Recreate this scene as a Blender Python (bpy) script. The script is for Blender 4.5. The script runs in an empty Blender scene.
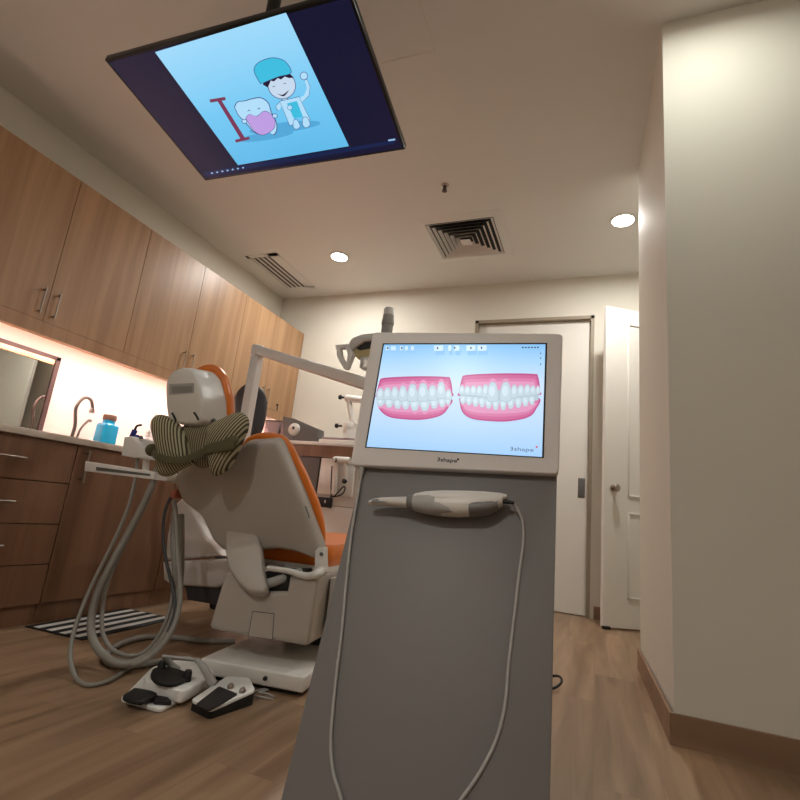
import bpy, bmesh, math, random
from mathutils import Vector, Matrix
random.seed(4)
sc = bpy.context.scene
COL = sc.collection
V = Vector

# ------------------------------------------------------------------ camera
RW = [[0.929888, 0.353525, 0.101629], [0.013265, 0.243876, -0.969716], [-0.367604, 0.903075, 0.222088]]
FPX = 502.224
CAM = V((0, 0, .66))
RX, RD, RF = [V(r) for r in RW]
cd = bpy.data.cameras.new('camera')
cam = bpy.data.objects.new('camera', cd)
COL.objects.link(cam)
cam.matrix_world = Matrix(((RX.x, -RD.x, -RF.x, CAM.x), (RX.y, -RD.y, -RF.y, CAM.y), (RX.z, -RD.z, -RF.z, CAM.z), (0, 0, 0, 1)))
cd.sensor_width = 36
cd.lens = FPX / 800 * 36
cd.clip_start = .02
sc.camera = cam


def ray(px, py):
    return RX * (px - 400) + RD * (py - 400) + RF * FPX


def at(px, py, ax, val):                       # where a sight line meets the plane  axis = val
    d = ray(px, py)
    return CAM + d * ((val - CAM[ax]) / d[ax])


class Frame:                                   # a flat working plane in the room: origin, right, up, outward normal
    def __init__(s, O, u, v):
        s.O = V(O)
        s.u = V(u).normalized()
        v = V(v)
        s.v = (v - s.u * v.dot(s.u)).normalized()
        s.n = s.u.cross(s.v)

    def pt(s, a, b, c=0.):
        return s.O + s.u * a + s.v * b + s.n * c

    def ab(s, px, py, c=0.):
        d = ray(px, py)
        q = CAM + d * ((s.O + s.n * c - CAM).dot(s.n) / d.dot(s.n)) - s.O
        return q.dot(s.u), q.dot(s.v)

    def px(s, px, py, c=0.):
        a, b = s.ab(px, py, c)
        return s.pt(a, b, c)


# ------------------------------------------------------------------ materials
def lin(c):
    return tuple(((x / 255 / 12.92) if x / 255 <= .04045 else ((x / 255 + .055) / 1.055) ** 2.4) for x in c) + (1,)


def mat(name, rgb, rough=.5, metal=0., var=.06, scale=12, bump=0., coat=0., trans=0., spec=.5):
    m = bpy.data.materials.new(name)
    m.use_nodes = True
    nt = m.node_tree
    b = nt.nodes['Principled BSDF']
    c = lin(rgb)
    tc = nt.nodes.new('ShaderNodeTexCoord')
    nz = nt.nodes.new('ShaderNodeTexNoise')
    nz.inputs['Scale'].default_value = scale
    nz.inputs['Detail'].default_value = 3
    nt.links.new(tc.outputs['Object'], nz.inputs['Vector'])
    mx = nt.nodes.new('ShaderNodeMix')
    mx.data_type = 'RGBA'
    mx.inputs[6].default_value = tuple(x * (1 - var) for x in c[:3]) + (1,)
    mx.inputs[7].default_value = tuple(min(1, x * (1 + var)) for x in c[:3]) + (1,)
    nt.links.new(nz.outputs['Fac'], mx.inputs[0])
    nt.links.new(mx.outputs[2], b.inputs['Base Color'])
    b.inputs['Roughness'].default_value = rough
    b.inputs['Metallic'].default_value = metal
    b.inputs['Coat Weight'].default_value = coat
    b.inputs['Transmission Weight'].default_value = trans
    b.inputs['Specular IOR Level'].default_value = spec
    if bump:
        n2 = nt.nodes.new('ShaderNodeTexNoise')
        n2.inputs['Scale'].default_value = scale * 25
        nt.links.new(tc.outputs['Object'], n2.inputs['Vector'])
        bp = nt.nodes.new('ShaderNodeBump')
        bp.inputs['Strength'].default_value = bump
        bp.inputs['Distance'].default_value = .002
        nt.links.new(n2.outputs['Fac'], bp.inputs['Height'])
        nt.links.new(bp.outputs['Normal'], b.inputs['Normal'])
    return m


def emit(name, rgb, s=1.):
    m = bpy.data.materials.new(name)
    m.use_nodes = True
    nt = m.node_tree
    b = nt.nodes['Principled BSDF']
    b.inputs['Base Color'].default_value = (0, 0, 0, 1)
    b.inputs['Roughness'].default_value = .25
    b.inputs['Specular IOR Level'].default_value = .15
    b.inputs['Emission Color'].default_value = lin(rgb)
    b.inputs['Emission Strength'].default_value = s
    return m


def wood(name, c1, c2, axis='Z', rough=.42, stretch=.7, fine=14):
    m = mat(name, c1, rough)
    nt = m.node_tree
    b = nt.nodes['Principled BSDF']
    tc = nt.nodes.new('ShaderNodeTexCoord')
    mp = nt.nodes.new('ShaderNodeMapping')
    sc_ = {'Z': (fine, fine, stretch), 'Y': (fine, stretch, fine), 'X': (stretch, fine, fine)}[axis]
    mp.inputs['Scale'].default_value = sc_
    nt.links.new(tc.outputs['Object'], mp.inputs['Vector'])
    n1 = nt.nodes.new('ShaderNodeTexNoise')
    n1.inputs['Scale'].default_value = 1.
    n1.inputs['Detail'].default_value = 6
    n1.inputs['Distortion'].default_value = .6
    nt.links.new(mp.outputs['Vector'], n1.inputs['Vector'])
    rp = nt.nodes.new('ShaderNodeValToRGB')
    rp.color_ramp.elements[0].position = .32
    rp.color_ramp.elements[0].color = lin(c2)
    rp.color_ramp.elements[1].position = .68
    rp.color_ramp.elements[1].color = lin(c1)
    nt.links.new(n1.outputs['Fac'], rp.inputs['Fac'])
    nt.links.new(rp.outputs['Color'], b.inputs['Base Color'])
    return m


def floor_mat():
    m = mat('floor_planks', (176, 138, 105), .38)
    nt = m.node_tree
    b = nt.nodes['Principled BSDF']
    tc = nt.nodes.new('ShaderNodeTexCoord')
    mp = nt.nodes.new('ShaderNodeMapping')
    mp.inputs['Rotation'].default_value = (0, 0, math.pi / 2)
    nt.links.new(tc.outputs['Object'], mp.inputs['Vector'])
    br = nt.nodes.new('ShaderNodeTexBrick')
    br.offset = .37
    br.inputs['Scale'].default_value = 1
    br.inputs['Brick Width'].default_value = 1.22
    br.inputs['Row Height'].default_value = .18
    br.inputs['Mortar Size'].default_value = .0012
    br.inputs['Mortar Smooth'].default_value = .3
    br.inputs['Color1'].default_value = (.42, .42, .42, 1)
    br.inputs['Color2'].default_value = (.62, .62, .62, 1)
    br.inputs['Mortar'].default_value = (.30, .30, .30, 1)
    nt.links.new(mp.outputs['Vector'], br.inputs['Vector'])
    m2 = nt.nodes.new('ShaderNodeMapping')
    m2.inputs['Scale'].default_value = (16, 1.1, 1)
    nt.links.new(tc.outputs['Object'], m2.inputs['Vector'])
    add = nt.nodes.new('ShaderNodeVectorMath')
    add.operation = 'ADD'
    scl = nt.nodes.new('ShaderNodeVectorMath')
    scl.operation = 'SCALE'
    scl.inputs['Scale'].default_value = 23
    nt.links.new(br.outputs['Color'], scl.inputs[0])
    nt.links.new(m2.outputs['Vector'], add.inputs[0])
    nt.links.new(scl.outputs['Vector'], add.inputs[1])
    nz = nt.nodes.new('ShaderNodeTexNoise')
    nz.inputs['Scale'].default_value = 1
    nz.inputs['Detail'].default_value = 6
    nz.inputs['Distortion'].default_value = .8
    nt.links.new(add.outputs['Vector'], nz.inputs['Vector'])
    rp = nt.nodes.new('ShaderNodeValToRGB')
    e = rp.color_ramp.elements
    e[0].position, e[0].color = .28, lin((118, 92, 69))
    e[1].position, e[1].color = .72, lin((160, 131, 104))
    nt.links.new(nz.outputs['Fac'], rp.inputs['Fac'])
    mx = nt.nodes.new('ShaderNodeMix')
    mx.data_type = 'RGBA'
    mx.blend_type = 'OVERLAY'
    mx.inputs[0].default_value = .55
    nt.links.new(rp.outputs['Color'], mx.inputs[6])
    nt.links.new(br.outputs['Color'], mx.inputs[7])
    nt.links.new(mx.outputs[2], b.inputs['Base Color'])
    return m


def stripe_mat(name, c1, c2, period, direction, duty=.5, rough=.9):
    m = mat(name, c1, rough)
    nt = m.node_tree
    b = nt.nodes['Principled BSDF']
    tc = nt.nodes.new('ShaderNodeTexCoord')
    dt = nt.nodes.new('ShaderNodeVectorMath')
    dt.operation = 'DOT_PRODUCT'
    d = V(direction).normalized() / period
    dt.inputs[1].default_value = d
    nt.links.new(tc.outputs['Object'], dt.inputs[0])
    fr = nt.nodes.new('ShaderNodeMath')
    fr.operation = 'FRACT'
    nt.links.new(dt.outputs['Value'], fr.inputs[0])
    rp = nt.nodes.new('ShaderNodeValToRGB')
    e = rp.color_ramp.elements
    e[0].position, e[0].color = duty - .06, lin(c1)
    e[1].position, e[1].color = duty + .06, lin(c2)
    nt.links.new(fr.outputs[0], rp.inputs['Fac'])
    nt.links.new(rp.outputs['Color'], b.inputs['Base Color'])
    return m


def gradient_emit(name, stops, axis_frame, b0, b1, s=1.):
    """a lit display whose picture runs through colours from its lower edge (b0) to its upper edge (b1)"""
    m = emit(name, (255, 255, 255), s)
    nt = m.node_tree
    b = nt.nodes['Principled BSDF']
    tc = nt.nodes.new('ShaderNodeTexCoord')
    dt = nt.nodes.new('ShaderNodeVectorMath')
    dt.operation = 'DOT_PRODUCT'
    dt.inputs[1].default_value = axis_frame.v
    nt.links.new(tc.outputs['Object'], dt.inputs[0])
    mr = nt.nodes.new('ShaderNodeMapRange')
    mr.inputs['From Min'].default_value = b0
    mr.inputs['From Max'].default_value = b1
    nt.links.new(dt.outputs['Value'], mr.inputs['Value'])
    rp = nt.nodes.new('ShaderNodeValToRGB')
    e = rp.color_ramp.elements
    e[0].position, e[0].color = stops[0][0], lin(stops[0][1])
    e[1].position, e[1].color = stops[-1][0], lin(stops[-1][1])
    for p, c in stops[1:-1]:
        k = e.new(p)
        k.color = lin(c)
    nt.links.new(mr.outputs['Result'], rp.inputs['Fac'])
    nt.links.new(rp.outputs['Color'], b.inputs['Emission Color'])
    return m


M = {}
M['wall'] = mat('wall_paint', (217, 212, 200), .75, var=.02, scale=3, bump=.05)
M['ceil'] = mat('ceiling_paint', (222, 221, 216), .8, var=.02, scale=2)
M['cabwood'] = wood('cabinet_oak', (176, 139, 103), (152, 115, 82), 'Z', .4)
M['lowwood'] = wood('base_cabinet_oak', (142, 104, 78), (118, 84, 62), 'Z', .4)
M['skirt'] = wood('skirting_wood', (150, 118, 92), (128, 100, 78), 'X', .45)
M['floor'] = floor_mat()
M['door'] = mat('door_paint', (226, 222, 214), .5, var=.02)
M['frame'] = mat('door_frame_grey', (150, 138, 120), .5)
M['white'] = mat('white_plastic', (216, 212, 206), .35, var=.02)
M['shell'] = mat('chair_shell', (178, 170, 161), .42, var=.03)
M['offwhite'] = mat('off_white_metal', (230, 228, 224), .4, var=.03)
M['grey'] = mat('grey_plastic', (120, 118, 116), .45)
M['midgrey'] = mat('pale_grey_rubber', (168, 166, 163), .5)
M['hose'] = mat('hose_grey', (140, 136, 128), .5)
M['dark'] = mat('dark_plastic', (32, 31, 33), .5)
M['darkgrey'] = mat('dark_grey_vinyl', (66, 64, 68), .55)
M['black'] = mat('black_rubber', (14, 14, 15), .6)
M['orange'] = mat('orange_vinyl', (224, 118, 32), .33, var=.05, coat=.15)
M['chrome'] = mat('chrome', (205, 203, 200), .16, 1.)
M['nickel'] = mat('brushed_nickel', (170, 160, 150), .3, 1.)
M['panel'] = mat('cart_panel', (120, 117, 116), .55, .1, var=.02, scale=4)
M['housing'] = mat('monitor_housing', (228, 223, 222), .45, var=.015)
M['blue'] = mat('blue_glass', (18, 140, 180), .12, var=.1, coat=.4)
M['cork'] = mat('cork_lid', (98, 72, 56), .8, var=.25, scale=60)
M['royal'] = mat('royal_blue', (45, 55, 150), .4)
M['yellow'] = mat('pale_yellow_plastic', (205, 188, 140), .4)
M['clear'] = mat('clear_plastic', (235, 235, 235), .1, trans=.6)
M['counter'] = mat('counter_stone', (214, 200, 186), .3, var=.05, scale=40)
M['mirror'] = mat('mirror_glass', (225, 225, 222), .02, 1., var=0)
M['mframe'] = mat('mirror_frame', (70, 54, 50), .5)
M['olive'] = mat('olive_fabric', (88, 82, 58), .9)
M['pinkbox'] = mat('mauve_grey_plastic', (150, 128, 130), .5)
M['graymetal'] = mat('grey_steel', (100, 98, 96), .45, .1)
M['red'] = mat('salmon_plastic', (190, 110, 90), .5)
M['tap'] = mat('tap_metal', (112, 104, 98), .35, .7)
M['led'] = emit('led_strip', (255, 217, 214), 62)
M['lamp'] = emit('downlight_glow', (255, 244, 228), 30)
M['slotgrey'] = mat('slot_grey', (142, 138, 134), .5)
M['ink'] = mat('black_ink', (50, 50, 54), .6)
M['logogrey'] = emit('logo_grey', (96, 112, 132), .8)
M['redink'] = mat('red_ink', (190, 60, 60), .6)


# ------------------------------------------------------------------ mesh helpers
def finish(bm, smooth=40, weld=False):
    bmesh.ops.recalc_face_normals(bm, faces=bm.faces[:])
    return bm


def link(name, bm, mats, parent=None, loc=None, smooth=40):
    """one mesh object; geometry arrives in world coordinates and is stored relative to its thing's base"""
    me = bpy.data.meshes.new(name)
    base = parent_world(parent) if parent else (V(loc) if loc is not None else base_of(bm))
    bmesh.ops.translate(bm, verts=bm.verts[:], vec=-base)
    bm.to_mesh(me)
    bm.free()
    for m in (mats if isinstance(mats, (list, tuple)) else [mats]):
        me.materials.append(M[m] if isinstance(m, str) else m)
    if smooth:
        me.shade_smooth()
        me.set_sharp_from_angle(angle=math.radians(smooth))
    o = bpy.data.objects.new(name, me)
    COL.objects.link(o)
    if parent:
        o.parent = parent
    else:
        o.location = base
    return o


def parent_world(p):
    l = V((0, 0, 0))
    while p:
        l = l + p.location
        p = p.parent
    return l


def base_of(bm):
    xs = [v.co for v in bm.verts]
    return V(((min(c.x for c in xs) + max(c.x for c in xs)) / 2, (min(c.y for c in xs) + max(c.y for c in xs)) / 2, min(c.z for c in xs)))


def thing(name, label, cat, loc, group=None):
    o = bpy.data.objects.new(name, None)
    o.empty_display_size = .05
    COL.objects.link(o)
    o.location = loc
    return tag(o, label, cat, group)


def tag(o, label, cat, group=None):
    o['label'] = label
    o['category'] = cat
    if group:
        o['group'] = group
    return o


def struct(name, bm, m, smooth=40, loc=None):
    o = link(name, bm, m, None, loc or (0, 0, 0), smooth)
    o['kind'] = 'structure'
    return o


def join(*bms):
    out = bmesh.new()
    for b in bms:
        me = bpy.data.meshes.new('tmp')
        b.to_mesh(me)
        b.free()
        out.from_mesh(me)
        bpy.data.meshes.remove(me)
    return out


def setmat(bm, i):
    for f in bm.faces:
        f.material_index = i
    return bm


def hexa(P, bev=0., seg=2):
    """eight corners: four of one face, then four of the opposite one in the same order"""
    bm = bmesh.new()
    v = [bm.verts.new(p) for p in P]
    for q in ((3, 2, 1, 0), (4, 5, 6, 7), (0, 1, 5, 4), (1, 2, 6, 5), (2, 3, 7, 6), (3, 0, 4, 7)):
        bm.faces.new([v[i] for i in q])
    finish(bm)
    if bev:
        bmesh.ops.bevel(bm, geom=bm.edges[:], offset=bev, segments=seg, profile=.5, affect='EDGES', clamp_overlap=True)
    return bm


def box(x0, x1, y0, y1, z0, z1, bev=0., seg=2):
    return hexa([(x0, y0, z0), (x1, y0, z0), (x1, y1, z0), (x0, y1, z0), (x0, y0, z1), (x1, y0, z1), (x1, y1, z1), (x0, y1, z1)], bev, seg)


def fbox(F, a0, a1, b0, b1, c0, c1, bev=0., seg=2):
    return hexa([F.pt(a0, b0, c0), F.pt(a1, b0, c0), F.pt(a1, b1, c0), F.pt(a0, b1, c0), F.pt(a0, b0, c1), F.pt(a1, b0, c1), F.pt(a1, b1, c1), F.pt(a0, b1, c1)], bev, seg)


def prism(pts, vec, bev=0., seg=2, scale=1., shift=None):
    """a polygon swept along a vector, its far end optionally larger"""
    vec = V(vec)
    pts = [V(p) for p in pts]
    c = sum(pts, V()) / len(pts)
    bm = bmesh.new()
    a = [bm.verts.new(p) for p in pts]
    b = [bm.verts.new(c + (p - c) * scale + vec) for p in pts]
    fa = bm.faces.new(a)
    fb = bm.faces.new(b[::-1])
    n = len(pts)
    for i in range(n):
        bm.faces.new((a[i], b[i], b[(i + 1) % n], a[(i + 1) % n]))
    finish(bm)
    if bev:
        ed = set(fa.edges) | set(fb.edges)
        bmesh.ops.bevel(bm, geom=list(ed), offset=bev, segments=seg, profile=.5, affect='EDGES', clamp_overlap=True)
    return bm


def roundpoly(pts, r, n=4):
    """2-D polygon with rounded corners"""
    out = []
    m = len(pts)
    for i in range(m):
        p, a, b = V(pts[i]).to_2d(), V(pts[i - 1]).to_2d(), V(pts[(i + 1) % m]).to_2d()
        da, db = (a - p), (b - p)
        k = min(r, da.length * .45, db.length * .45)
        s, e = p + da.normalized() * k, p + db.normalized() * k
        for j in range(n + 1):
            t = j / n
            out.append(s * (1 - t) ** 2 + p * 2 * t * (1 - t) + e * t * t)
    return out


def loft(rings, cap=True):
    bm = bmesh.new()
    vs = [[bm.verts.new(p) for p in r] for r in rings]
    n = len(rings[0])
    for a, b in zip(vs, vs[1:]):
        for i in range(n):
            bm.faces.new((a[i], a[(i + 1) % n], b[(i + 1) % n], b[i]))
    if cap:
        bm.faces.new(vs[0][::-1])
        bm.faces.new(vs[-1])
    return finish(bm)


def smooth_path(P, k=6, closed=False):
    P = [V(p) for p in P]
    out = []
    n = len(P)
    for i in range(n - 1):
        p0, p1, p2, p3 = P[max(i - 1, 0)], P[i], P[i + 1], P[min(i + 2, n - 1)]
        for j in range(k):
            t = j / k
            out.append(.5 * ((2 * p1) + (p2 - p0) * t + (2 * p0 - 5 * p1 + 4 * p2 - p3) * t * t + (3 * p1 - p0 - 3 * p2 + p3) * t ** 3))
    out.append(P[-1])
    return out


def tube(P, r, sides=10, k=6, smooth=True):
    """round bar along a path; r is one radius or one per given point"""
    n0 = len(P)
    path = smooth_path(P, k) if smooth and n0 > 2 else [V(p) for p in P]
    rs = [r] * len(path) if not isinstance(r, (list, tuple)) else [
        r[min(int(i / max(len(path) - 1, 1) * (n0 - 1)), n0 - 2)] * (1 - ((i / max(len(path) - 1, 1) * (n0 - 1)) - min(int(i / max(len(path) - 1, 1) * (n0 - 1)), n0 - 2)))
        + r[min(int(i / max(len(path) - 1, 1) * (n0 - 1)), n0 - 2) + 1] * ((i / max(len(path) - 1, 1) * (n0 - 1)) - min(int(i / max(len(path) - 1, 1) * (n0 - 1)), n0 - 2)) for i in range(len(path))]
    rings = []
    t = (path[1] - path[0]).normalized()
    s = t.orthogonal().normalized()
    for i, p in enumerate(path):
        a = path[max(i - 1, 0)]
        b = path[min(i + 1, len(path) - 1)]
        t = (b - a).normalized()
        s = (s - t * s.dot(t)).normalized()
        w = t.cross(s)
        rings.append([p + (s * math.cos(q * math.tau / sides) + w * math.sin(q * math.tau / sides)) * rs[i] for q in range(sides)])
    return loft(rings)


def lathe(axis0, axis1, prof, sides=24):
    """profile of (position 0..1 along the axis, radius)"""
    A, B = V(axis0), V(axis1)
    t = (B - A).normalized()
    s = t.orthogonal().normalized()
    w = t.cross(s)
    return loft([[A.lerp(B, h) + (s * math.cos(q * math.tau / sides) + w * math.sin(q * math.tau / sides)) * max(r, 1e-4) for q in range(sides)] for h, r in prof])


def disc(c, n, r, h, sides=24):
    return lathe(V(c), V(c) + V(n).normalized() * h, [(0, r), (1, r)], sides)


def flat(F, ab, c, i=0):
    bm = bmesh.new()
    f = bm.faces.new([bm.verts.new(F.pt(a, b, c)) for a, b in ab])
    f.normal_update()
    if f.normal.dot(F.n) < 0:
        f.normal_flip()
    f.material_index = i
    return bm


def ell(cx, cy, rx, ry, rot=0, n=20):
    c, s = math.cos(rot), math.sin(rot)
    return [(cx + rx * math.cos(t * math.tau / n) * c - ry * math.sin(t * math.tau / n) * s, cy + rx * math.cos(t * math.tau / n) * s + ry * math.sin(t * math.tau / n) * c) for t in range(n)]


def puff(F, outline, th, rings=7, back=.6, c=0.):
    """a stuffed shape over an outline in a frame"""
    ctr = (sum(p[0] for p in outline) / len(outline), sum(p[1] for p in outline) / len(outline))
    R = []
    prof = []
    for j in range(rings + 1):
        a = math.pi / 2 * (j / rings)
        prof.append((math.sin(a) * .999 + .001, math.cos(a)))
    for k, h in prof:
        R.append([F.pt(ctr[0] + (p[0] - ctr[0]) * k, ctr[1] + (p[1] - ctr[1]) * k, c + h * th) for p in outline])
    for k, h in prof[-2::-1]:
        R.append([F.pt(ctr[0] + (p[0] - ctr[0]) * k, ctr[1] + (p[1] - ctr[1]) * k, c - h * th * back) for p in outline])
    return loft(R)


def text(s, F, a, b, size, c, mats, parent, name='lettering', extrude=.0002, wide=1.):
    cu = bpy.data.curves.new(name, 'FONT')
    cu.body = s
    cu.size = size
    cu.extrude = extrude
    cu.resolution_u = 3
    t = bpy.data.objects.new(name, cu)
    COL.objects.link(t)
    dg = bpy.context.evaluated_depsgraph_get()
    me = bpy.data.meshes.new_from_object(t.evaluated_get(dg))
    bpy.data.objects.remove(t)
    bpy.data.curves.remove(cu)
    bm = bmesh.new()
    bm.from_mesh(me)
    bpy.data.meshes.remove(me)
    for v in bm.verts:
        v.co = F.pt(a + v.co.x * wide, b + v.co.y, c + v.co.z)
    return link(name, bm, mats, parent, smooth=0)


# ------------------------------------------------------------------ room
CEIL, XL, XR, YB, YF = 3.04, -3.55, 2.2, 4.668, -1.8
struct('floor', box(XL - .1, XR + .1, YF - .1, YB + .1, -.1, 0), 'floor', 0)
struct('ceiling', box(XL - .1, XR + .1, YF - .1, YB + .1, CEIL, CEIL + .1), 'ceil', 0)
struct('wall_left', box(XL - .1, XL, YF - .1, YB + .1, 0, CEIL), 'wall', 0)
struct('wall_right', box(XR, XR + .1, YF - .1, YB + .1, 0, CEIL), 'wall', 0)
struct('wall_front', box(XL - .1, XR + .1, YF - .1, YF, 0, CEIL), 'wall', 0)
# back wall with the recess of the sliding door
DX0, DX1, DZ = -1.165, -.045, 2.645
struct('wall_back', join(box(XL - .1, DX0, YB, YB + .1, 0, CEIL), box(DX1, XR + .1, YB, YB + .1, 0, CEIL), box(DX0, DX1, YB, YB + .1, DZ, CEIL), box(DX0 - .1, DX1 + .1, YB + .1, YB + .16, 0, CEIL)), 'wall', 0)
# column at the right
struct('wall_column', prism([(.256, 2.15, 0), (XR, 2.15, 0), (XR, 3.2, 0), (.226, 3.2, 0)], (0, 0, CEIL), 0), 'wall', 0)
struct('baseboard_column', join(prism([(.240, 2.138, 0), (XR, 2.138, 0), (XR, 2.1499, 0), (.249, 2.1499, 0)], (0, 0, .098)), prism([(.240, 2.138, 0), (.2495, 2.1495, 0), (.2215, 3.2, 0), (.211, 3.2, 0)], (0, 0, .098))), 'skirt', 0)
struct('baseboard_back', join(box(DX1 + .03, XR, YB - .012, YB - .0005, 0, .1), box(-1.75, DX0 - .03, YB - .012, YB - .0005, 0, .1)), 'skirt', 0)
struct('trim_1', join(box(DX0 - .0, DX0 + .03, YB - .006, YB + .09, 0, DZ), box(DX1 - .03, DX1, YB - .006, YB + .09, 0, DZ), box(DX0, DX1, YB - .006, YB + .09, DZ - .03, DZ)), 'frame', 0)
d = struct('door_1', box(DX0 + .031, DX1 - .031, YB + .045, YB + .085, .006, DZ - .031, .003), 'door', 0)
link('door_pull', box(-.158, -.100, YB + .041, YB + .046, .965, 1.135, .002), 'graymetal', d)

# swung-open panelled door
ux = V((.853, .522, 0))
DF = Frame((.052, 4.272, 0), ux, (0, 0, 1))
DW, DH = .72, 2.56
rails = [fbox(DF, 0, DW, .012, DH, -.018, .0), ]
dr = struct('door_2', fbox(DF, 0, DW, .012, DH, -.038, 0, .002), 'door', 0)


def moulding(F, a0, a1, b0, b1, w=.014, h=.008):
    return join(fbox(F, a0, a1, b0, b0 + w, 0, h, .003), fbox(F, a0, a1, b1 - w, b1, 0, h, .003), fbox(F, a0, a0 + w, b0, b1, 0, h, .003), fbox(F, a1 - w, a1, b0, b1, 0, h, .003))


link('panel_moulding', moulding(DF, .2, DW - .14, .98, 2.43), 'door', dr)
link('panel_moulding', moulding(DF, .2, DW - .14, .22, .86), 'door', dr)
link('door_knob', lathe(DF.pt(.075, 1.035, 0), DF.pt(.075, 1.035, .065), [(0, .028), (.12, .028), (.16, .012), (.45, .012), (.55, .024), (.75, .03), (.95, .022), (1, .004)]), 'nickel', dr)
link('door_stop', fbox(DF, -.006, .05, 0, .022, -.01, .022, .003), 'black', dr)
link('hinge', fbox(DF, DW, DW + .012, .3, .4, -.03, -.005), 'nickel', dr)
link('hinge', fbox(DF, DW, DW + .012, 2.2, 2.3, -.03, -.005), 'nickel', dr)

# hairline of the ceiling access hatch
p0, p1 = at(425, 0, 2, CEIL), at(436, 50, 2, CEIL)
struct('trim_2', join(box(p0.x - .03, p0.x - .026, p0.y - .3, p1.y, CEIL - .0015, CEIL - .0002), box(p0.x - .62, p0.x - .026, p1.y - .004, p1.y, CEIL - .0015, CEIL - .0002)), 'wall', 0)

# ------------------------------------------------------------------ ceiling fittings
GL = 'recessed ceiling lights'


def downlight(x, y, label, power, col=(1., .98, .93), spread=140):
    t = thing('ceiling_light', label, 'ceiling light', (x, y, CEIL), GL)
    link('trim_ring', lathe((x, y, CEIL - .012), (x, y, CEIL - .0005), [(0, .082), (.3, .090), (1, .094)], 32), 'white', t)
    link('diffuser', lathe((x, y, CEIL - .0145), (x, y, CEIL - .012), [(0, .074), (1, .078)], 32), 'lamp', t)  # disc made wider to take in the glare around the lamp
    ld = bpy.data.lights.new('downlight_bulb', 'AREA')
    ld.shape = 'DISK'
    ld.size = .15
    ld.energy = power
    ld.color = col
    ld.spread = math.radians(spread)
    lo = bpy.data.objects.new('downlight_bulb', ld)
    COL.objects.link(lo)
    lo.parent = t
    lo.location = (0, 0, -.018)


PW = 23
downlight(-2.36, 3.86, 'round lit ceiling light nearest the wood cabinets, by the slotted vent', PW, spread=178)
downlight(.157, 3.76, 'round lit ceiling light beside the white column, above the doors', PW, spread=178)
downlight(.40, 1.70, 'round lit ceiling light in front of the white column', 6, (.95, 1., .93), 170)
downlight(-.6, -1.55, 'added ceiling fill light behind the viewer, out of view', 26)  # unseen lamp added as fill for surfaces facing the camera
downlight(-2.4, -.2, 'added ceiling fill light towards the left wall, out of view', 2.5)  # weak extra fill, a lamp added out of view

# square diffuser
t = thing('air_vent', 'square louvred air diffuser in the ceiling with stepped frames', 'air vent', (0, 0, 0))
vc = [at(*p, 2, CEIL) for p in ((414, 221), (503.5, 209), (514.6, 255.5), (436, 262))]
cx, cy = sum(p.x for p in vc) / 4, sum(p.y for p in vc) / 4
hw = (abs(vc[1].x - vc[0].x) + abs(vc[2].x - vc[3].x)) / 4
hh = (abs(vc[3].y - vc[0].y) + abs(vc[2].y - vc[1].y)) / 4
h = (hw + hh) / 2
print('vent', cx, cy, hw, hh)
t.location = (cx, cy, CEIL)


def sqring(r0, z0, r1, z1, th=.002):
    """sloping square louvre from (r0,z0) to (r1,z1)"""
    def ring(r, z):
        return [(cx - r, cy - r, z), (cx + r, cy - r, z), (cx + r, cy + r, z), (cx - r, cy + r, z)]
    bm = bmesh.new()
    rr = [[bm.verts.new(p) for p in ring(*q)] for q in ((r0, z0), (r1, z1), (r1 - th, z1 + th), (r0 - th, z0 + th))]
    for a in range(4):
        for i in range(4):
            A, B = rr[a], rr[(a + 1) % 4]
            bm.faces.new((A[i], A[(i + 1) % 4], B[(i + 1) % 4], B[i]))
    return finish(bm)


link('vent_frame', sqring(h, CEIL - .002, h * .80, CEIL - .012, .004), 'ceil', t, smooth=0)
link('vent_throat', box(cx - h * .8, cx + h * .8, cy - h * .8, cy + h * .8, CEIL - .003, CEIL - .001), 'black', t)
for i in range(6):
    r = h * (.78 - .115 * i)
    link('louvre', sqring(r, CEIL - .014 - .004 * i, r - h * .055, CEIL - .004, .003), 'white', t, smooth=0)
link('centre_plate', box(cx - h * .12, cx + h * .12, cy - h * .12, cy + h * .12, CEIL - .038, CEIL - .033), 'white', t)
# slot vent
t = thing('air_vent', 'long slotted ceiling vent close to the wood cabinets', 'air vent', (-3.15, 4.05, CEIL))
X0, X1, Y0, Y1 = -3.345, -2.97, 3.68, 4.43
link('vent_frame', join(box(X0, X0 + .035, Y0, Y1, CEIL - .003, CEIL - .0005), box(X1 - .11, X1, Y0, Y1, CEIL - .003, CEIL - .0005), box(X0, X1, Y0, Y0 + .05, CEIL - .003, CEIL - .0005), box(X0, X1, Y1 - .03, Y1, CEIL - .003, CEIL - .0005)), 'ceil', t)
link('vent_throat', box(X0 + .036, X1 - .105, Y0 + .045, Y1 - .03, CEIL - .0018, CEIL - .0005), 'dark', t)
for i in range(4):
    x = X0 + .06 + i * .056
    link('slat', hexa([(x - .020, Y0 + .05, CEIL - .002), (x - .004, Y0 + .05, CEIL - .002), (x + .022, Y0 + .05, CEIL - .009), (x + .012, Y0 + .05, CEIL - .011), (x - .020, Y1 - .03, CEIL - .002), (x - .004, Y1 - .03, CEIL - .002), (x + .022, Y1 - .03, CEIL - .009), (x + .012, Y1 - .03, CEIL - .011)]), 'white', t, smooth=0)
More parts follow.
